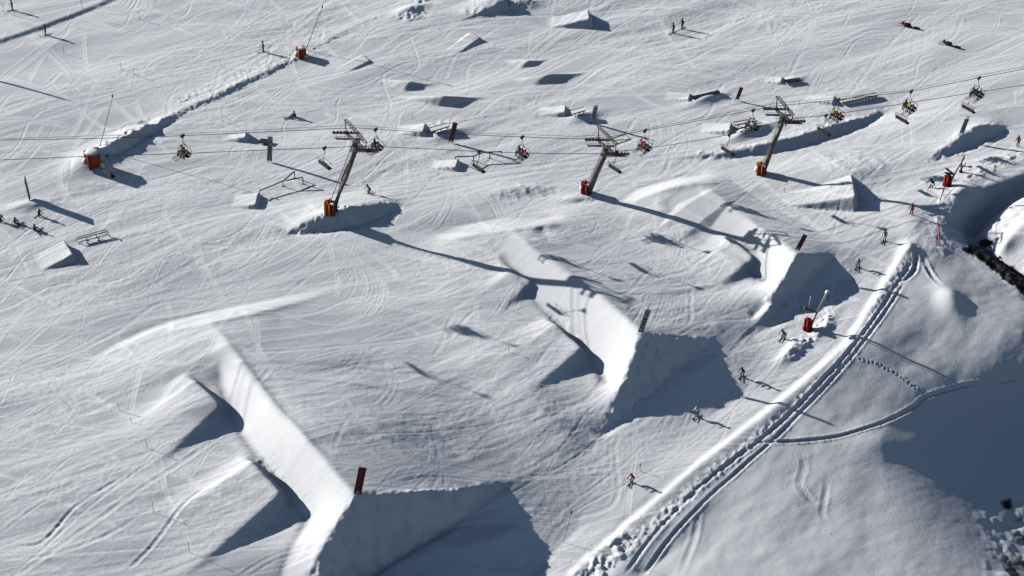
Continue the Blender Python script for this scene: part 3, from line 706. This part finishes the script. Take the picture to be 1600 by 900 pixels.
def body_mesh(pose, mats):
    key = (pose,)+tuple(m.name for m in mats)
    if key in BODY: return BODY[key]
    P = POSES[pose]; V = []; E = []; rad = []; reg = []
    def add(p, r, g): V.append(Vector(p)); rad.append(r); reg.append(g); return len(V)-1
    pel = add(P['pel'], .145, 1); che = add(P['che'], (.17,.15), 0); nec = add(P['nec'], .075, 2); hea = add(P['hea'], .098, 2)
    hd = Vector(P['hea']); crown = add(hd+Vector((0,.01,.09)), .075, 2); nose = add(hd+Vector((0,.1,-.01)), .028, 2)
    E += [(pel,che),(che,nec),(nec,hea),(hea,crown),(hea,nose)]
    for s_ in (-1, 1):
        m_ = lambda p: (p[0]*s_ if abs(p[0]) > .1 else p[0], p[1], p[2])
        pc = Vector(P['pel']); cc = Vector(P['nec'])
        hip = add(pc+Vector((.10*s_, .01, -.06)), .115, 1); kn = add(m_(P['kn']), .082, 1); an = add(m_(P['an']), .072, 3); to = add(m_(P['to']), .062, 3)
        sh = add(cc+Vector((.17*s_, -.01, -.08)), .078, 0); el = add(m_(P['el']), .06, 0); ha = add(m_(P['ha']), .042, 0)
        h = Vector(m_(P['ha'])); d = (h-Vector(m_(P['el']))).normalized(); pm = add(h+d*.07, .04, 3)
        E += [(pel,hip),(hip,kn),(kn,an),(an,to),(che,sh),(sh,el),(el,ha),(ha,pm)]
        for k in range(4):
            f1 = add(h+d*(.13+.01*(k%2))+Vector((s_*.022*(k-1.5), 0, -.015)), .011, 3); f2 = add(h+d*.155+Vector((s_*.024*(k-1.5), 0, -.05)), .009, 3); E += [(pm,f1),(f1,f2)]
        th = add(h+d*.08+Vector((-s_*.055, 0, .01)), .012, 3); E.append((pm,th))
    ro = lambda a, b: 2 if 2 in (reg[a], reg[b]) and not 0 in (reg[a], reg[b]) else (3 if reg[b] == 3 and reg[a] == 3 or (reg[b] == 3 and reg[a] == 0) else (1 if reg[b] in (1,3) else 0))
    BODY[key] = (skin_body('person_body', V, E, rad, mats, ro), P); return BODY[key]
CL = {}
def cloth(c):
    T_ = dict(black=(.012,.012,.015), grey=(.09,.09,.1), red=(.45,.02,.02), white=(.75,.75,.75), yellow=(.55,.58,.05), blue=(.03,.06,.18), maroon=(.16,.01,.02), green=(.28,.35,.04), khaki=(.16,.14,.09), pink=(.6,.12,.16), orange=(.8,.14,.03))
    return mat('cloth_'+c, T_[c], .85, 0, .15, 9)
SKIN = mat('skin', (.45,.27,.19), .6)
def person(pos, rz, pose, jacket, trousers, label, gear='skis', helmet='black', group=None, poles=None, tilt=0):
    t = thing('person', label, 'person', pos, rz, group); t.rotation_euler = (0, tilt, rz)
    me, P = body_mesh(pose, [cloth(jacket), cloth(trousers), SKIN, cloth('black')])
    o = bpy.data.objects.new('body', me); COL.objects.link(o); o.parent = t
    h = Vector(P['hea'])
    MB().ball(tuple(h+Vector((0,-.015,.05))), .135, (.92,1.08,.9)).build('helmet', cloth(helmet), t, True)
    MB().box(tuple(h+Vector((0,.115,.02))), (.17,.05,.075), None, .02).build('goggles', BLACK, t)
    an = Vector(P['an']); to = Vector(P['to']); d = (to-an); d.z = 0; d.normalize()
    if pose == 'kneel': d = Vector((0,1,0))
    if gear == 'skis':
        for s_ in (-1, 1):
            c = Vector((an.x*s_, an.y, to.z-.06)); f = d if pose != 'chair' else Vector((0,1,-.15)).normalized()
            b = MB(); pts = [c-f*.75, c+f*.3, c+f*.82, c+f*.98+Vector((0,0,.1))]
            for A, B in zip(pts[:-1], pts[1:]):
                dd = (B-A).normalized(); b.box(tuple((A+B)/2), ((B-A).length+.01, .10, .03), (dd, Vector((0,0,1)).cross(dd).normalized(), dd.cross(Vector((0,0,1)).cross(dd).normalized())))
            b.build('ski', cloth('black' if jacket != 'black' else 'maroon'), t)
    elif gear == 'board':
        z0 = to.z-.07; b = MB(); b.box((0, an.y+.06, z0), (1.1,.27,.03), None, .01)
        for s_ in (-1, 1): b.box((s_*.64, an.y+.06, z0+.04), (.24,.24,.03), ((.95,0,.3*s_),(0,1,0),(-.3*s_,0,.95)), .01)
        b.build('snowboard', cloth('khaki'), t)
    if poles is None: poles = gear == 'skis' and pose != 'chair'
    if poles:
        for s_ in (-1, 1):
            hp = Vector((P['ha'][0]*s_, P['ha'][1]+.08, P['ha'][2])); e = Vector((hp.x*1.15, hp.y-(.55 if pose in ('ski','turn') else -.1), .05))
            MB().tube([tuple(hp+(hp-e).normalized()*.1), tuple(e)], .012, 5).tube([tuple(e+Vector((0,0,.08))), tuple(e+Vector((0,0,.1)))], .05, 8).build('ski_pole', DSTEEL, t)
    return t
def face_px(dx, dy):   # heading from a photo direction on the slope
    return math.atan2(-dy/.62, dx)-math.pi/2
PPL = [
 ((72,55),(-1,.3),'stand','black','black','skier in black standing on the upper left slope with long shadow','skis'),
 ((20,16),(-1,.4),'stand','grey','black','distant skier in grey above the groove at the top left corner','skis'),
 ((412,81),(-1,.3),'stand','grey','black','grey skier standing left of the small orange pads','skis'),
 ((459,183),(-1,.2),'sit','black','grey','fallen skier sitting on open snow left of the tallest tower','skis'),
 ((1066,45),(-1,.6),'stand','black','maroon','upper of two distant skiers side by side, in black and dark red','skis'),
 ((1052,52),(-1,.5),'stand','grey','khaki','lower of two distant skiers side by side, in grey','skis'),
 ((577,303),(-1,.4),'turn','grey','yellow','skier in yellow trousers gliding right of the tallest tower','skis'),
 ((988,754),(-1,.8),'ski','red','maroon','skier in a red jacket crouching down the near lane','skis'),
 ((1090,651),(-1,.7),'turn','white','black','skier in a white jacket below the middle jump face','skis'),
 ((1160,588),(-1,.9),'ski','black','black','dark skier at the tip of the middle jump shadow','skis'),
 ((1224,529),(-1,.9),'turn','grey','black','small grey skier left of the red-footed snow gun','skis'),
 ((1341,417),(-1,1),'ski','white','black','white-jacketed skier on the lane right of the far jump face','skis'),
 ((1382,376),(-1,1),'stand','grey','white','tiny pale skier on the lane near the top of the ploughed berm','skis'),
 ((1424,335),(-1,1),'stand','red','red','small child-like skier all in red on the upper lane','none'),
 ((1455,293),(-1,1),'turn','black','white','skier in black jacket and white trousers left of the red net','skis'),
 ((1590,229),(-1,1),'stand','orange','orange','rider dressed in bright orange at the right edge of the photo','none'),
 ((62,338),(1,.6),'kneel','black','black','snowboarder in black kneeling highest of the resting group','board'),
 ((25,349),(1,.5),'sit','green','black','resting rider in a bright yellow-green jacket','board'),
 ((56,360),(1,.2),'sit','black','grey','dark rider sitting lowest of the resting group','board'),
 ((2,347),(1,.3),'kneel','grey','black','rider half out of the frame at the left edge','board'),
]
for (px, d, pose, j, tr, lab, gear) in PPL:
    p = G(*px); person(p, face_px(*d), pose, j, tr, lab, gear, helmet='white' if j == 'white' else 'black', group='skiers and riders on the snow')

# ------------------------------------------------------------------ chairs
CHG = 'chairs hanging from the lift'
def lift_chair(loc, rz, label):
    t = thing('lift_chair', label, 'chairlift chair', loc, rz, CHG)     # local x: bench, y: travel
    MB().box((0,0,.0), (.22,.62,.3), None, .04).box((0,0,-.22), (.12,.3,.25)).build('grip', DSTEEL, t)
    MB().tube([(0,0,-.2),(0,0,-.9),(0,-.25,-1.35),(0,-.42,-1.75)], .045, 8).build('hanger', STEEL, t, True)
    f = MB(); f.tube([(-.98,-.42,-1.75),(.98,-.42,-1.75)], .04, 8)
    for s_ in (-1,1): f.tube([(.98*s_,-.42,-1.75),(1.02*s_,-.44,-2.1),(1.0*s_,-.28,-2.75),(.98*s_,.3,-2.72)], .035, 6)
    f.build('side_frame', DSTEEL, t)
    MB().box((0,.02,-2.70), (1.95,.52,.12), None, .04).build('seat', BLACK, t)
    MB().box((0,-.30,-2.38), (1.95,.10,.52), ((1,0,0),(0,.97,-.2),(0,.2,.97)), .03).build('backrest', BLACK, t)
    b = MB(); 
    for s_ in (-1,1): b.tube([(.93*s_,-.36,-2.2),(.93*s_,.1,-1.95),(.9*s_,.42,-2.2)], .025, 6)
    b.tube([(-.9,.42,-2.2),(.9,.42,-2.2)], .025, 6); b.build('safety_bar', STEEL, t)
    return t
bench_rz = math.atan2(AX.y, AX.x)             # local x along the crossarm, local y pointing up the line
ch0 = None
CH = [
 (FAR,285,3,'chair with three riders at the far left of the lift, skis pointing left',['maroon','black','green'],1),
 (FAR,587,2,'chair with two dark riders just right of the tallest tower head',['maroon','black'],1),
 (FAR,816,3,'chair with riders in pink and black midway between two towers',['pink','maroon','black'],1),
 (FAR,1008,3,'chair with red-clad riders just right of the middle tower',['black','red','pink'],1),
 (FAR,1177,3,'chair with riders in black and white passing over a rail mound',['black','white','khaki'],1),
 (FAR,1310,3,'chair with riders in dark red and yellow below the long box rail',['maroon','maroon','yellow'],1),
 (FAR,1424,3,'chair with riders in yellow and dark red over the groomed strip',['maroon','yellow','black'],1),
 (FAR,1530,3,'chair with three black-clad riders nearest the right edge',['black','black','grey'],1),
 (NEAR,167,0,'empty chair below the large orange pads at far left',[],0),
 (NEAR,507,0,'empty chair left of the tallest tower pole',[],0),
 (NEAR,749,0,'empty chair hanging in front of the kinked rail',[],0),
 (NEAR,963,0,'empty chair hanging below the middle tower head',[],0),
 (NEAR,1140,0,'empty chair just above the long curved bank shadow',[],0),
 (NEAR,1291,0,'empty chair hanging before the right end of the curved bank',[],0),
 (NEAR,1414,0,'empty chair beside the groomed strip',[],0),
 (NEAR,1518,0,'empty chair nearest the right edge of the photo',[],0),
]
for k, (L, x, n, lab, cols, flip) in enumerate(CH):
    p = on(L, x); rz = bench_rz+(math.pi if flip else 0)
    if ch0 is None: ch0 = c = lift_chair(p, rz, lab)
    else: c = dup(ch0, p, rz, lab)
    for i in range(n):
        lx = -.62+.62*i if n == 3 else -.45+.8*i
        q = p+Matrix.Rotation(rz, 3, 'Z') @ Vector((lx, -.02, -2.64))
        person(q, rz, 'chair', cols[i], 'black' if i != 1 else 'khaki', '%s rider in %s on the %s' % (('left','middle','right')[i if n == 3 else 2*i] , {'maroon':'dark red','khaki':'brown','green':'yellow-green'}.get(cols[i], cols[i]), lab.split(' with ')[0]+' '+{285:'at the far left of the lift',587:'beside the tallest tower head',816:'midway between two towers',1008:'right of the middle tower',1177:'over the rail mound',1310:'below the long box rail',1424:'over the groomed strip',1530:'nearest the right edge'}[x]), 'skis' if (i+k) % 4 else 'none', group='riders seated on the lift chairs', helmet='white' if (i+k) % 3 == 0 else 'black')

# ------------------------------------------------------------------ banners
def banner(base, top, w, kind, label, edge=False):
    b = G(*base)
    lo, hi = 1.0, 5.0                             # height above the base that reaches the photo's top mark
    best = None
    dx = (top[0]-base[0])
    for h in np.arange(.8, 6, .05):
        p = b+Vector((dx/12.8, 0, h)); q = project(p.x, p.y, p.z)
        if q[1] <= top[1]: break
    up = Vector((dx/12.8, 0, h)); H = up.length; up.normalize()
    t = thing('banner', label, 'banner', b, 0, 'lettered and plain banners' )
    xa = Vector((1,0,0)) if not edge else Vector((-.17,1,0)).normalized(); na = xa.cross(up).normalized(); xa = up.cross(na).normalized()
    gp = .22
    m = {'black': BLACK, 'red': DRED, 'pale': WHITE}[kind]
    c = up*(gp+(H-gp)/2); MB().box(tuple(c), (w, .09, H-gp), (xa, -na, up), .015).build('panel', m, t)
    for s_ in (-1, 1): MB().tube([tuple(xa*s_*w*.4-up*.5), tuple(xa*s_*w*.4+up*(gp+.3)+na*.06)], .035, 6).build('peg', DSTEEL, t)
    fb = MB()
    for s_ in (-1, 1): fb.box(tuple(c+xa*s_*(w/2-.03)+na*.05), (.05,.02,H-gp), (xa, -na, up))
    for s_ in (-1, 1): fb.box(tuple(c+up*s_*((H-gp)/2-.03)+na*.052), (w-.1,.02,.05), (xa, -na, up))
    if kind == 'black': fb.build('border', WHITE, t)
    else: fb.build('border', BLACK, t)
    if not edge:
        def word(txt, size, off, mt):
            cu = bpy.data.curves.new('lettering', 'FONT'); cu.body = txt; cu.align_x = 'CENTER'; cu.align_y = 'CENTER'; cu.size = size; cu.extrude = .01; cu.offset = .03*size; cu.space_character = 1.08
            o = bpy.data.objects.new('t', cu); COL.objects.link(o)
            me = bpy.data.meshes.new_from_object(o.evaluated_get(bpy.context.evaluated_depsgraph_get())); bpy.data.objects.remove(o)
            me.materials.clear(); me.materials.append(mt); o = bpy.data.objects.new('lettering', me); COL.objects.link(o); o.parent = t
            M = Matrix((-up, xa, na)).transposed().to_4x4()           # text runs downwards
            M.translation = c+up*off+na*.07; o.matrix_local = M
        if kind == 'black':
            word('BURTON', w*1.1, .22, WHITE)
            MB().tube([tuple(c-up*((H-gp)/2-.32)+na*.05), tuple(c-up*((H-gp)/2-.32)+na*.065)], w*.3, 14).build('emblem', WHITE, t)
        if kind == 'pale': word('BURTON', w*1.05, 0, BLACK)
        if kind == 'red': MB().box(tuple(c-up*((H-gp)/2-.25)+na*.055), (w*.4,.02,.22), (xa, -na, up)).build('emblem', WHITE, t)
    return t
banner((421,253),(426,214),.68,'black','upright black banner with white lettering left of the tallest tower')
banner((1000,521),(1011,484),.66,'black','leaning black banner with white lettering at the middle jump edge')
banner((925,193),(931,167),.6,'black','small lettered banner with pale letters above the middle tower')
banner((1502,209),(1508,186),.6,'black','small black lettered banner above the shadowed bank at right')
banner((558,773),(568,731),.86,'red','largest dark red banner standing on the near jump edge')
banner((704,223),(713,192),.66,'red','dark red banner beside the rail mound right of the tallest tower')
banner((1151,157),(1158,137),.5,'red','small dark red banner upper right, behind the lift rope')
banner((1245,392),(1256,367),.6,'red','dark red banner at the edge of the far jump')
banner((47,312),(44,279),1.2,'red','tall dark panel seen edge-on at far left casting a broad shadow',True)

# ------------------------------------------------------------------ rails and boxes
def rail(name, label, lines, r, legs, m=DSTEEL, cat='rail', base=None, flat=0):
    """lines: polylines of (photo x, y, height above snow)"""
    b = G(*(base or lines[0][0][:2])); t = thing(name, label, cat, b, 0, 'rails and boxes of the park')
    for ln in lines:
        P = []
        for x, y, h in ln: P.append(G(x, y, h)-b)
        mb = MB(); mb.tube([tuple(p) for p in P], r, 8); mb.build('rail_bar', m, t, True)
    for x, y, h in legs:
        p = G(x, y, h)-b; g = Vector((p.x, p.y, float(gz(p.x+b.x, p.y+b.y))-b.z-.2))
        MB().tube([tuple(g), tuple(p)], .06, 6).tube([tuple(g+Vector((-.25,0,.24))), tuple(g+Vector((.25,0,.24)))], .04, 5).build('leg', m, t)
    return t
rail('grind_rail','dark Y-shaped rail forking uphill, left of the tallest tower',[[(404,304,.1),(406,298,.7),(442,283,.9),(460,268,1.1),(460,273,.6)],[(442,283,.9),(473,277,1.1),(474,283,.5)]],.085,[(442,283,.88),(460,269,1.0),(473,278,1.0)])
rail('grind_rail','twin parallel rails beside a snow ramp at the left edge',[[(119,377,.05),(119,374,.55),(166,362,.6),(166,366,.15)],[(124,381,.05),(124,378,.5),(171,366,.5),(171,370,.1)],[(119,371,.75),(165,359,.85),(170,364,.75)]],.06,[(135,370,.6),(150,366,.6),(136,375,.5),(154,371,.5)])
rail('kinked_rail','long kinked rail below the riders, right of the red banner',[[(711,248,.3),(712,245,.75),(740,244,.8),(756,238,1.0),(784,237,1.0),(784,241,.6)]],.085,[(740,244,.78),(765,238,1.0),(712,245,.7)],YELL if False else DSTEEL)
def box_rail(label, A, B, w, h, leg=True, mt=None, wall=WHITE, slots=0):
    a = G(*A, h); b = G(*B, h); o = G(*A); t = thing('slide_box', label, 'slide box', o, 0, 'rails and boxes of the park')
    d = (b-a); L = d.length; d.normalize(); n = d.cross(UZ).normalized(); u = n.cross(d).normalized(); c = (a+b)/2-o
    MB().box(tuple(c), (L, w, .1), (d, n, u), .02).build('deck', mt or WHITE, t)
    e = MB()
    for s_ in (-1,1): e.tube([tuple(c-d*L/2+n*s_*w/2+u*.06), tuple(c+d*L/2+n*s_*w/2+u*.06)], .045, 6)
    e.build('edge_bar', DSTEEL, t)
    k = slots or max(3, int(L/1.2))
    sd_ = MB()
    for i in range(k):
        f = -L/2+L*(i+.5)/k
        for s_ in (-1,1): sd_.box(tuple(c+d*f+n*s_*(w/2-.06)-u*(h/2)), (L/k*.62 if slots else .12, .06, h-.08), (d, n, u))
    for s_ in (-1,1): sd_.box(tuple(c+n*s_*(w/2-.06)-u*(.08)), (L-.04, .07, .07), (d, n, u)); sd_.box(tuple(c-u*.08), (.3, w-.1, .05), (d, n, u))
    sd_.build('side_panel', wall, t)
    return t
box_rail('white box with dark gaps in its side, on a mound left of the red banner',(673,203),(701,195),.9,.6,wall=DSTEEL)
box_rail('white box with dark gaps, on a mound above the middle tower',(893,176),(914,170),.9,.6,wall=DSTEEL)
box_rail('long white slotted box running up to the groomed strip',(1314,159),(1370,147),.6,.42,slots=11)
box_rail('dark-sided box across the mound under the black and white riders',(1146,194),(1182,187),.7,.45,wall=DSTEEL)
box_rail('low curved dark box lying on the mound left of the small red banner',(1081,153),(1124,143),.5,.25,wall=DSTEEL,mt=DSTEEL)
box_rail('short dark box lying on snow behind the black lettered banner at left',(406,220),(424,222),.9,.3,wall=DSTEEL,mt=DSTEEL)
box_rail('very small dark box half sunk in the upper right snow',(1225,127),(1250,124),.5,.25,wall=DSTEEL,mt=DSTEEL)

# ------------------------------------------------------------------ snow-making gear
def lance(base, top, label, h_r=.05):
    b = G(*base); dx = (top[0]-base[0])/12.4
    for h in np.arange(1, 12, .1):
        p = b+Vector((dx, 0, h)); q = project(p.x, p.y, p.z)
        if q[1] <= top[1]: break
    t = thing('snow_lance', label, 'snow lance', b, 0, 'snow lances'); e = Vector((dx, 0, h))
    MB().tube([(0,0,-.4), tuple(e)], [h_r, h_r*.7], 7).build('mast', DSTEEL, t, True)
    MB().tube([tuple(e), tuple(e+Vector((.05,0,.35)))], .1, 8).build('nozzle_head', DSTEEL, t)
    return t
lance((155,228),(188,152),'thin leaning snow lance rising behind the large orange pads')
lance((476,78),(512,13),'thin leaning snow lance rising behind the small orange pads')
lance((-100,98),(-96,22),'snow lance standing just outside the left edge', .22)
lance((880,848),(890,803),'short bare lance leaning right at the near edge of the lane',.025)
def pads(px, w, h, m, label, snow=True):
    b = G(*px); t = thing('padded_hydrant', label, 'safety pads', b, 0, 'padded hydrants on the ploughed bank')
    for i in range(4):
        a = i*math.pi/2+.5; MB().box((math.cos(a)*w*.33, math.sin(a)*w*.33, h/2), (.3,w*.62,h), ((math.cos(a),math.sin(a),0),(-math.sin(a),math.cos(a),0),UZ), .13).build('foam_pad', m, t, True)
    MB().tube([(0,0,-.2),(0,0,h*.9)], w*.2, 8).build('hydrant', DSTEEL, t)
    for c_, r_, k_ in (((-.1,.1,h), w*.36, (1.3,1.1,.4)), ((-w*.5,-.1,h*.35), .4, (1.1,1,1.2)), ((w*.5,-.3,.2), .35, (1,1,1))): MB().ball(c_, r_, k_).build('snow_clump', SNOWCAP, t, True)
    return t
pads((147,258),2.1,2.0,ORANGE,'large orange foam pads at the low end of the ploughed bank')
pads((472,88),1.3,1.3,ORANGE,'small orange foam pads on the ploughed bank near the top')
c = G(138,261); tag(MB().tube([(0,0,-.3),(0,0,1.7)], .11, 8).box((0,0,1.5), (.26,.1,.4), None, .03).build('padded_post', RED), 'red post standing left beside the large orange pads', 'post').location = c

def snow_gun(base, top, label, kind):
    b = G(*base); dx = (top[0]-base[0])/12.6
    for h in np.arange(1, 12, .05):
        p = b+Vector((dx, 0, h)); q = project(p.x, p.y, p.z)
        if q[1] <= top[1]: break
    e = Vector((dx, 0, h)); t = thing('snow_gun_tower', label, 'snow gun', b, 0, 'snow guns on towers')
    MB().tube([(0,0,-.4), tuple(e*.45)], [.14,.12], 8).build('pole', STEEL if kind else DSTEEL, t, True)
    fp = MB()
    for i in range(5):
        a = 2*math.pi*i/5; fp.box((math.cos(a)*.3, math.sin(a)*.3, .75), (.3,.42,1.6), ((math.cos(a),math.sin(a),0),(-math.sin(a),math.cos(a),0),UZ), .1)
    fp.box((-.5,-.1,.45), (.5,.5,.9), None, .12); fp.build('foot_padding', RED, t, True)
    m = e*.47
    if kind:                                        # pale fan barrel raised along the tower's axis
        MB().tube([tuple(m), tuple(m+(e-m)*.9), tuple(e)], [.13,.20,.26], 12).build('upper_tube', WHITE if False else mat('pale_steel',(.45,.45,.45),.4,.5), t, True)
        MB().ball(tuple(e), .3, (1,1,.9)).build('cap', WHITE, t, True)
        MB().box(tuple(e+Vector((.12,-.1,-.6))), (.12,.2,.9), None, .03).build('cable_box', BLACK, t)
        a0 = m; a1 = m+Vector((-1.5,.2,.35)); fb = MB(); fb.tube([tuple(a0), tuple(a1)], .1, 6); fb.tube([tuple(a1+Vector((.4,0,0))), tuple(a1+Vector((-.1,0,.05)))], [.22,.3], 12); fb.tube([tuple(a1+Vector((.9,-.1,-.1))), tuple(a1+Vector((.3,-.1,-.05)))], .12, 8)
        fb.build('fan_barrel', STEEL, t); MB().tube([tuple(a1+Vector((.4,0,0))), tuple(a1+Vector((.55,0,1.9)))], [.07,.05], 6).ball(tuple(a1+Vector((.55,0,1.95))), .09).build('thin_mast', mat('pale_steel',(.45,.45,.45),.4,.5), t, True)
        MB().ball(tuple(a1+Vector((-.5,0,.1))), .16, (1.2,1,1)).build('nozzle_ring', DSTEEL, t, True)
    else:
        MB().tube([tuple(e*.45), tuple(e*.8), tuple(e)], [.12,.09,.06], 8).build('upper_tube', STEEL, t, True)
        for (q, l) in ((Vector((-1.0,.1,.75)), 1), (Vector((-1.0,.1,.15)), 1)):
            p1 = m+q; MB().tube([tuple(m), tuple(m+q*.5), tuple(p1), tuple(p1+q.normalized()*.35)], [.09,.13,.16,.06], 8).build('nozzle_arm', DSTEEL, t, True)
        MB().tube([tuple(e*.8), tuple(e*.8+Vector((1.4,.1,-.1)))], .05, 6).box(tuple(e*.8+Vector((1.5,.1,-.1))), (.5,.25,.18), None, .04).build('side_arm', DSTEEL, t)
    return t
snow_gun((1263,515),(1286,457),'red-footed snow gun with pale barrel raised right, beside the lane','fan')
snow_gun((1481,290),(1498,253),'dark snow gun with spread nozzle arms on a red foot at the ravine edge','')
b = G(1501,269); t = thing('snow_gun_stand', 'dark crooked standing nozzle unit right of the branching snow gun', 'snow gun', b, 0)
MB().tube([(0,0,-.3),(.05,0,.9),(-.1,0,1.5),(.15,0,2.3),(.12,0,2.7)], [.12,.15,.1,.12,.08], 8).build('mast', DSTEEL, t, True)
MB().tube([(.0,0,.7),(.5,0,1.2),(.45,0,1.5)], .08, 6).build('arm', DSTEEL, t, True); MB().box((0,0,.12), (.45,.4,.25), None, .05).build('foot', BLACK, t)

# ------------------------------------------------------------------ snowmobiles
def snowmobile(px, m, rz, label):
    b = G(*px); t = thing('snowmobile', label, 'snowmobile', b, rz, 'parked snowmobiles')
    x = MB(); x.box((0,0,.42), (2.3,.62,.34), None, .12); x.box((.75,0,.66), (.85,.66,.35), ((.95,0,-.3),(0,1,0),(.3,0,.95)), .12); x.build('body', m, t, True)
    MB().box((-.45,0,.74), (1.2,.36,.2), None, .08).build('seat', BLACK, t, True)
    MB().box((.5,0,1.02), (.06,.5,.36), ((.8,0,.6),(0,1,0),(-.6,0,.8)), .02).build('windscreen', BLACK, t)
    MB().box((-.5,0,.16), (2.0,.42,.3), None, .13).build('track', BLACK, t, True)
    for s_ in (-1,1): MB().box((1.0,.45*s_,.05), (1.1,.14,.05), None, .02).box((1.62,.45*s_,.12), (.3,.14,.04), ((.86,0,.5),(0,1,0),(-.5,0,.86))).tube([(1.0,.45*s_,.06),(.8,.2*s_,.4)], .03, 5).build('ski', BLACK, t)
    MB().tube([(.35,-.38,.98),(.45,0,1.0),(.35,.38,.98)], .03, 6).build('handlebar', BLACK, t)
    q = b+Matrix.Rotation(rz,3,'Z') @ Vector((-2.5,0,0)); q.z = float(gz(q.x, q.y))
    s = thing('tow_sled', 'black tow sled behind the '+label, 'sled', q, rz, 'tow sleds')
    MB().box((0,0,.28), (1.5,.7,.34), None, .06).build('tub', BLACK, s); MB().box((0,.3,.05), (1.6,.07,.08)).box((0,-.3,.05), (1.6,.07,.08)).build('runners', BLACK, s)
    t.scale = (.72,.72,.72); s.scale = (.6,.6,.6); q = b+(q-b)*.66; q.z = float(gz(q.x, q.y)); s.location = q
    return t
snowmobile((1415,41), mat('dull_red',(.25,.02,.02),.5), R(155), 'red snowmobile at the top of the groomed strip')
snowmobile((1479,70), mat('olive_paint',(.16,.14,.08),.5), R(150), 'brown snowmobile right of the groomed strip')

# ------------------------------------------------------------------ red net along the ravine edge, stakes
line = [(1475,297),(1472,305),(1468,318),(1465,335),(1464,352),(1466,368),(1467,385)]
P = [G(*p) for p in line]; t = thing('safety_net', 'faded red safety net sagging between stakes along the ravine edge', 'safety net', P[0])
net = MB(); hts = [.9,.8,.6,.45,.4,.35,.25]
for i in range(len(P)-1):
    n = 12
    for k in range(n+1):
        f = k/n; q = P[i].lerp(P[i+1], f)-P[0]; h = hts[i]*(1-f)+hts[i+1]*f
        net.tube([(q.x,q.y,q.z), (q.x+.04,q.y,q.z+h)], .013, 4)
    for j in range(5):
        z0 = hts[i]*j/4; z1 = hts[i+1]*j/4
        net.tube([tuple(P[i]-P[0]+Vector((0,0,z0))), tuple(P[i+1]-P[0]+Vector((0,0,z1)))], .013, 4)
net.build('net', mat('net_red',(.5,.08,.08),.7), t)
for p, h in zip(P[::2], hts[::2]): MB().tube([tuple(p-P[0]), tuple(p-P[0]+Vector((0,0,h+.25)))], .03, 6).build('stake', PINK, t)
STK = [((230,700),1.3,'left of the upper near kicker'),((240,801),1.6,'left of the lower near kicker'),((296,863),1.5,'at the foot of the lower near kicker'),((186,641),1.3,'beyond the upper near kicker'),
 ((795,550),.9,'on the snow before the middle kicker'),((1000,736),1.0,'on the lane right of the red skier'),((190,110),1.2,'on the upper left slope'),((210,118),1.2,'just right of another on the upper left slope'),((100,84),1.1,'under the black skier at upper left'),
 ((345,104),1.2,'left of the ploughed bank near the top'),((348,190),1.0,'behind the three-rider chair'),((385,213),1.0,'left of the black lettered banner'),((645,186),.8,'above the left box mound'),((205,660),.7,'near the left edge of the upper kicker run'),((1248,165),.8,'right of the slim tower head'),
 ((780,478),.9,'beside the track left of the middle jump'),((1225,300),.7,'left of the squared kicker'),((6,20),1.6,'in the top left corner'),((128,12),1.2,'right of the groove in the top left corner'),((218,30),1.2,'at the top edge left of centre')]
for k, (px, h, lab) in enumerate(STK):
    b = G(*px); o = MB().tube([(0,0,-.2),(.03*(k%3-1),0,h)], .028, 6).tube([(.03*(k%3-1),0,h-.12),(.03*(k%3-1),0,h)], .045, 6).build('marker_stake', DSTEEL); o.location = b
    tag(o, 'thin dark marker stake '+lab, 'stake', 'marker stakes in the snow')
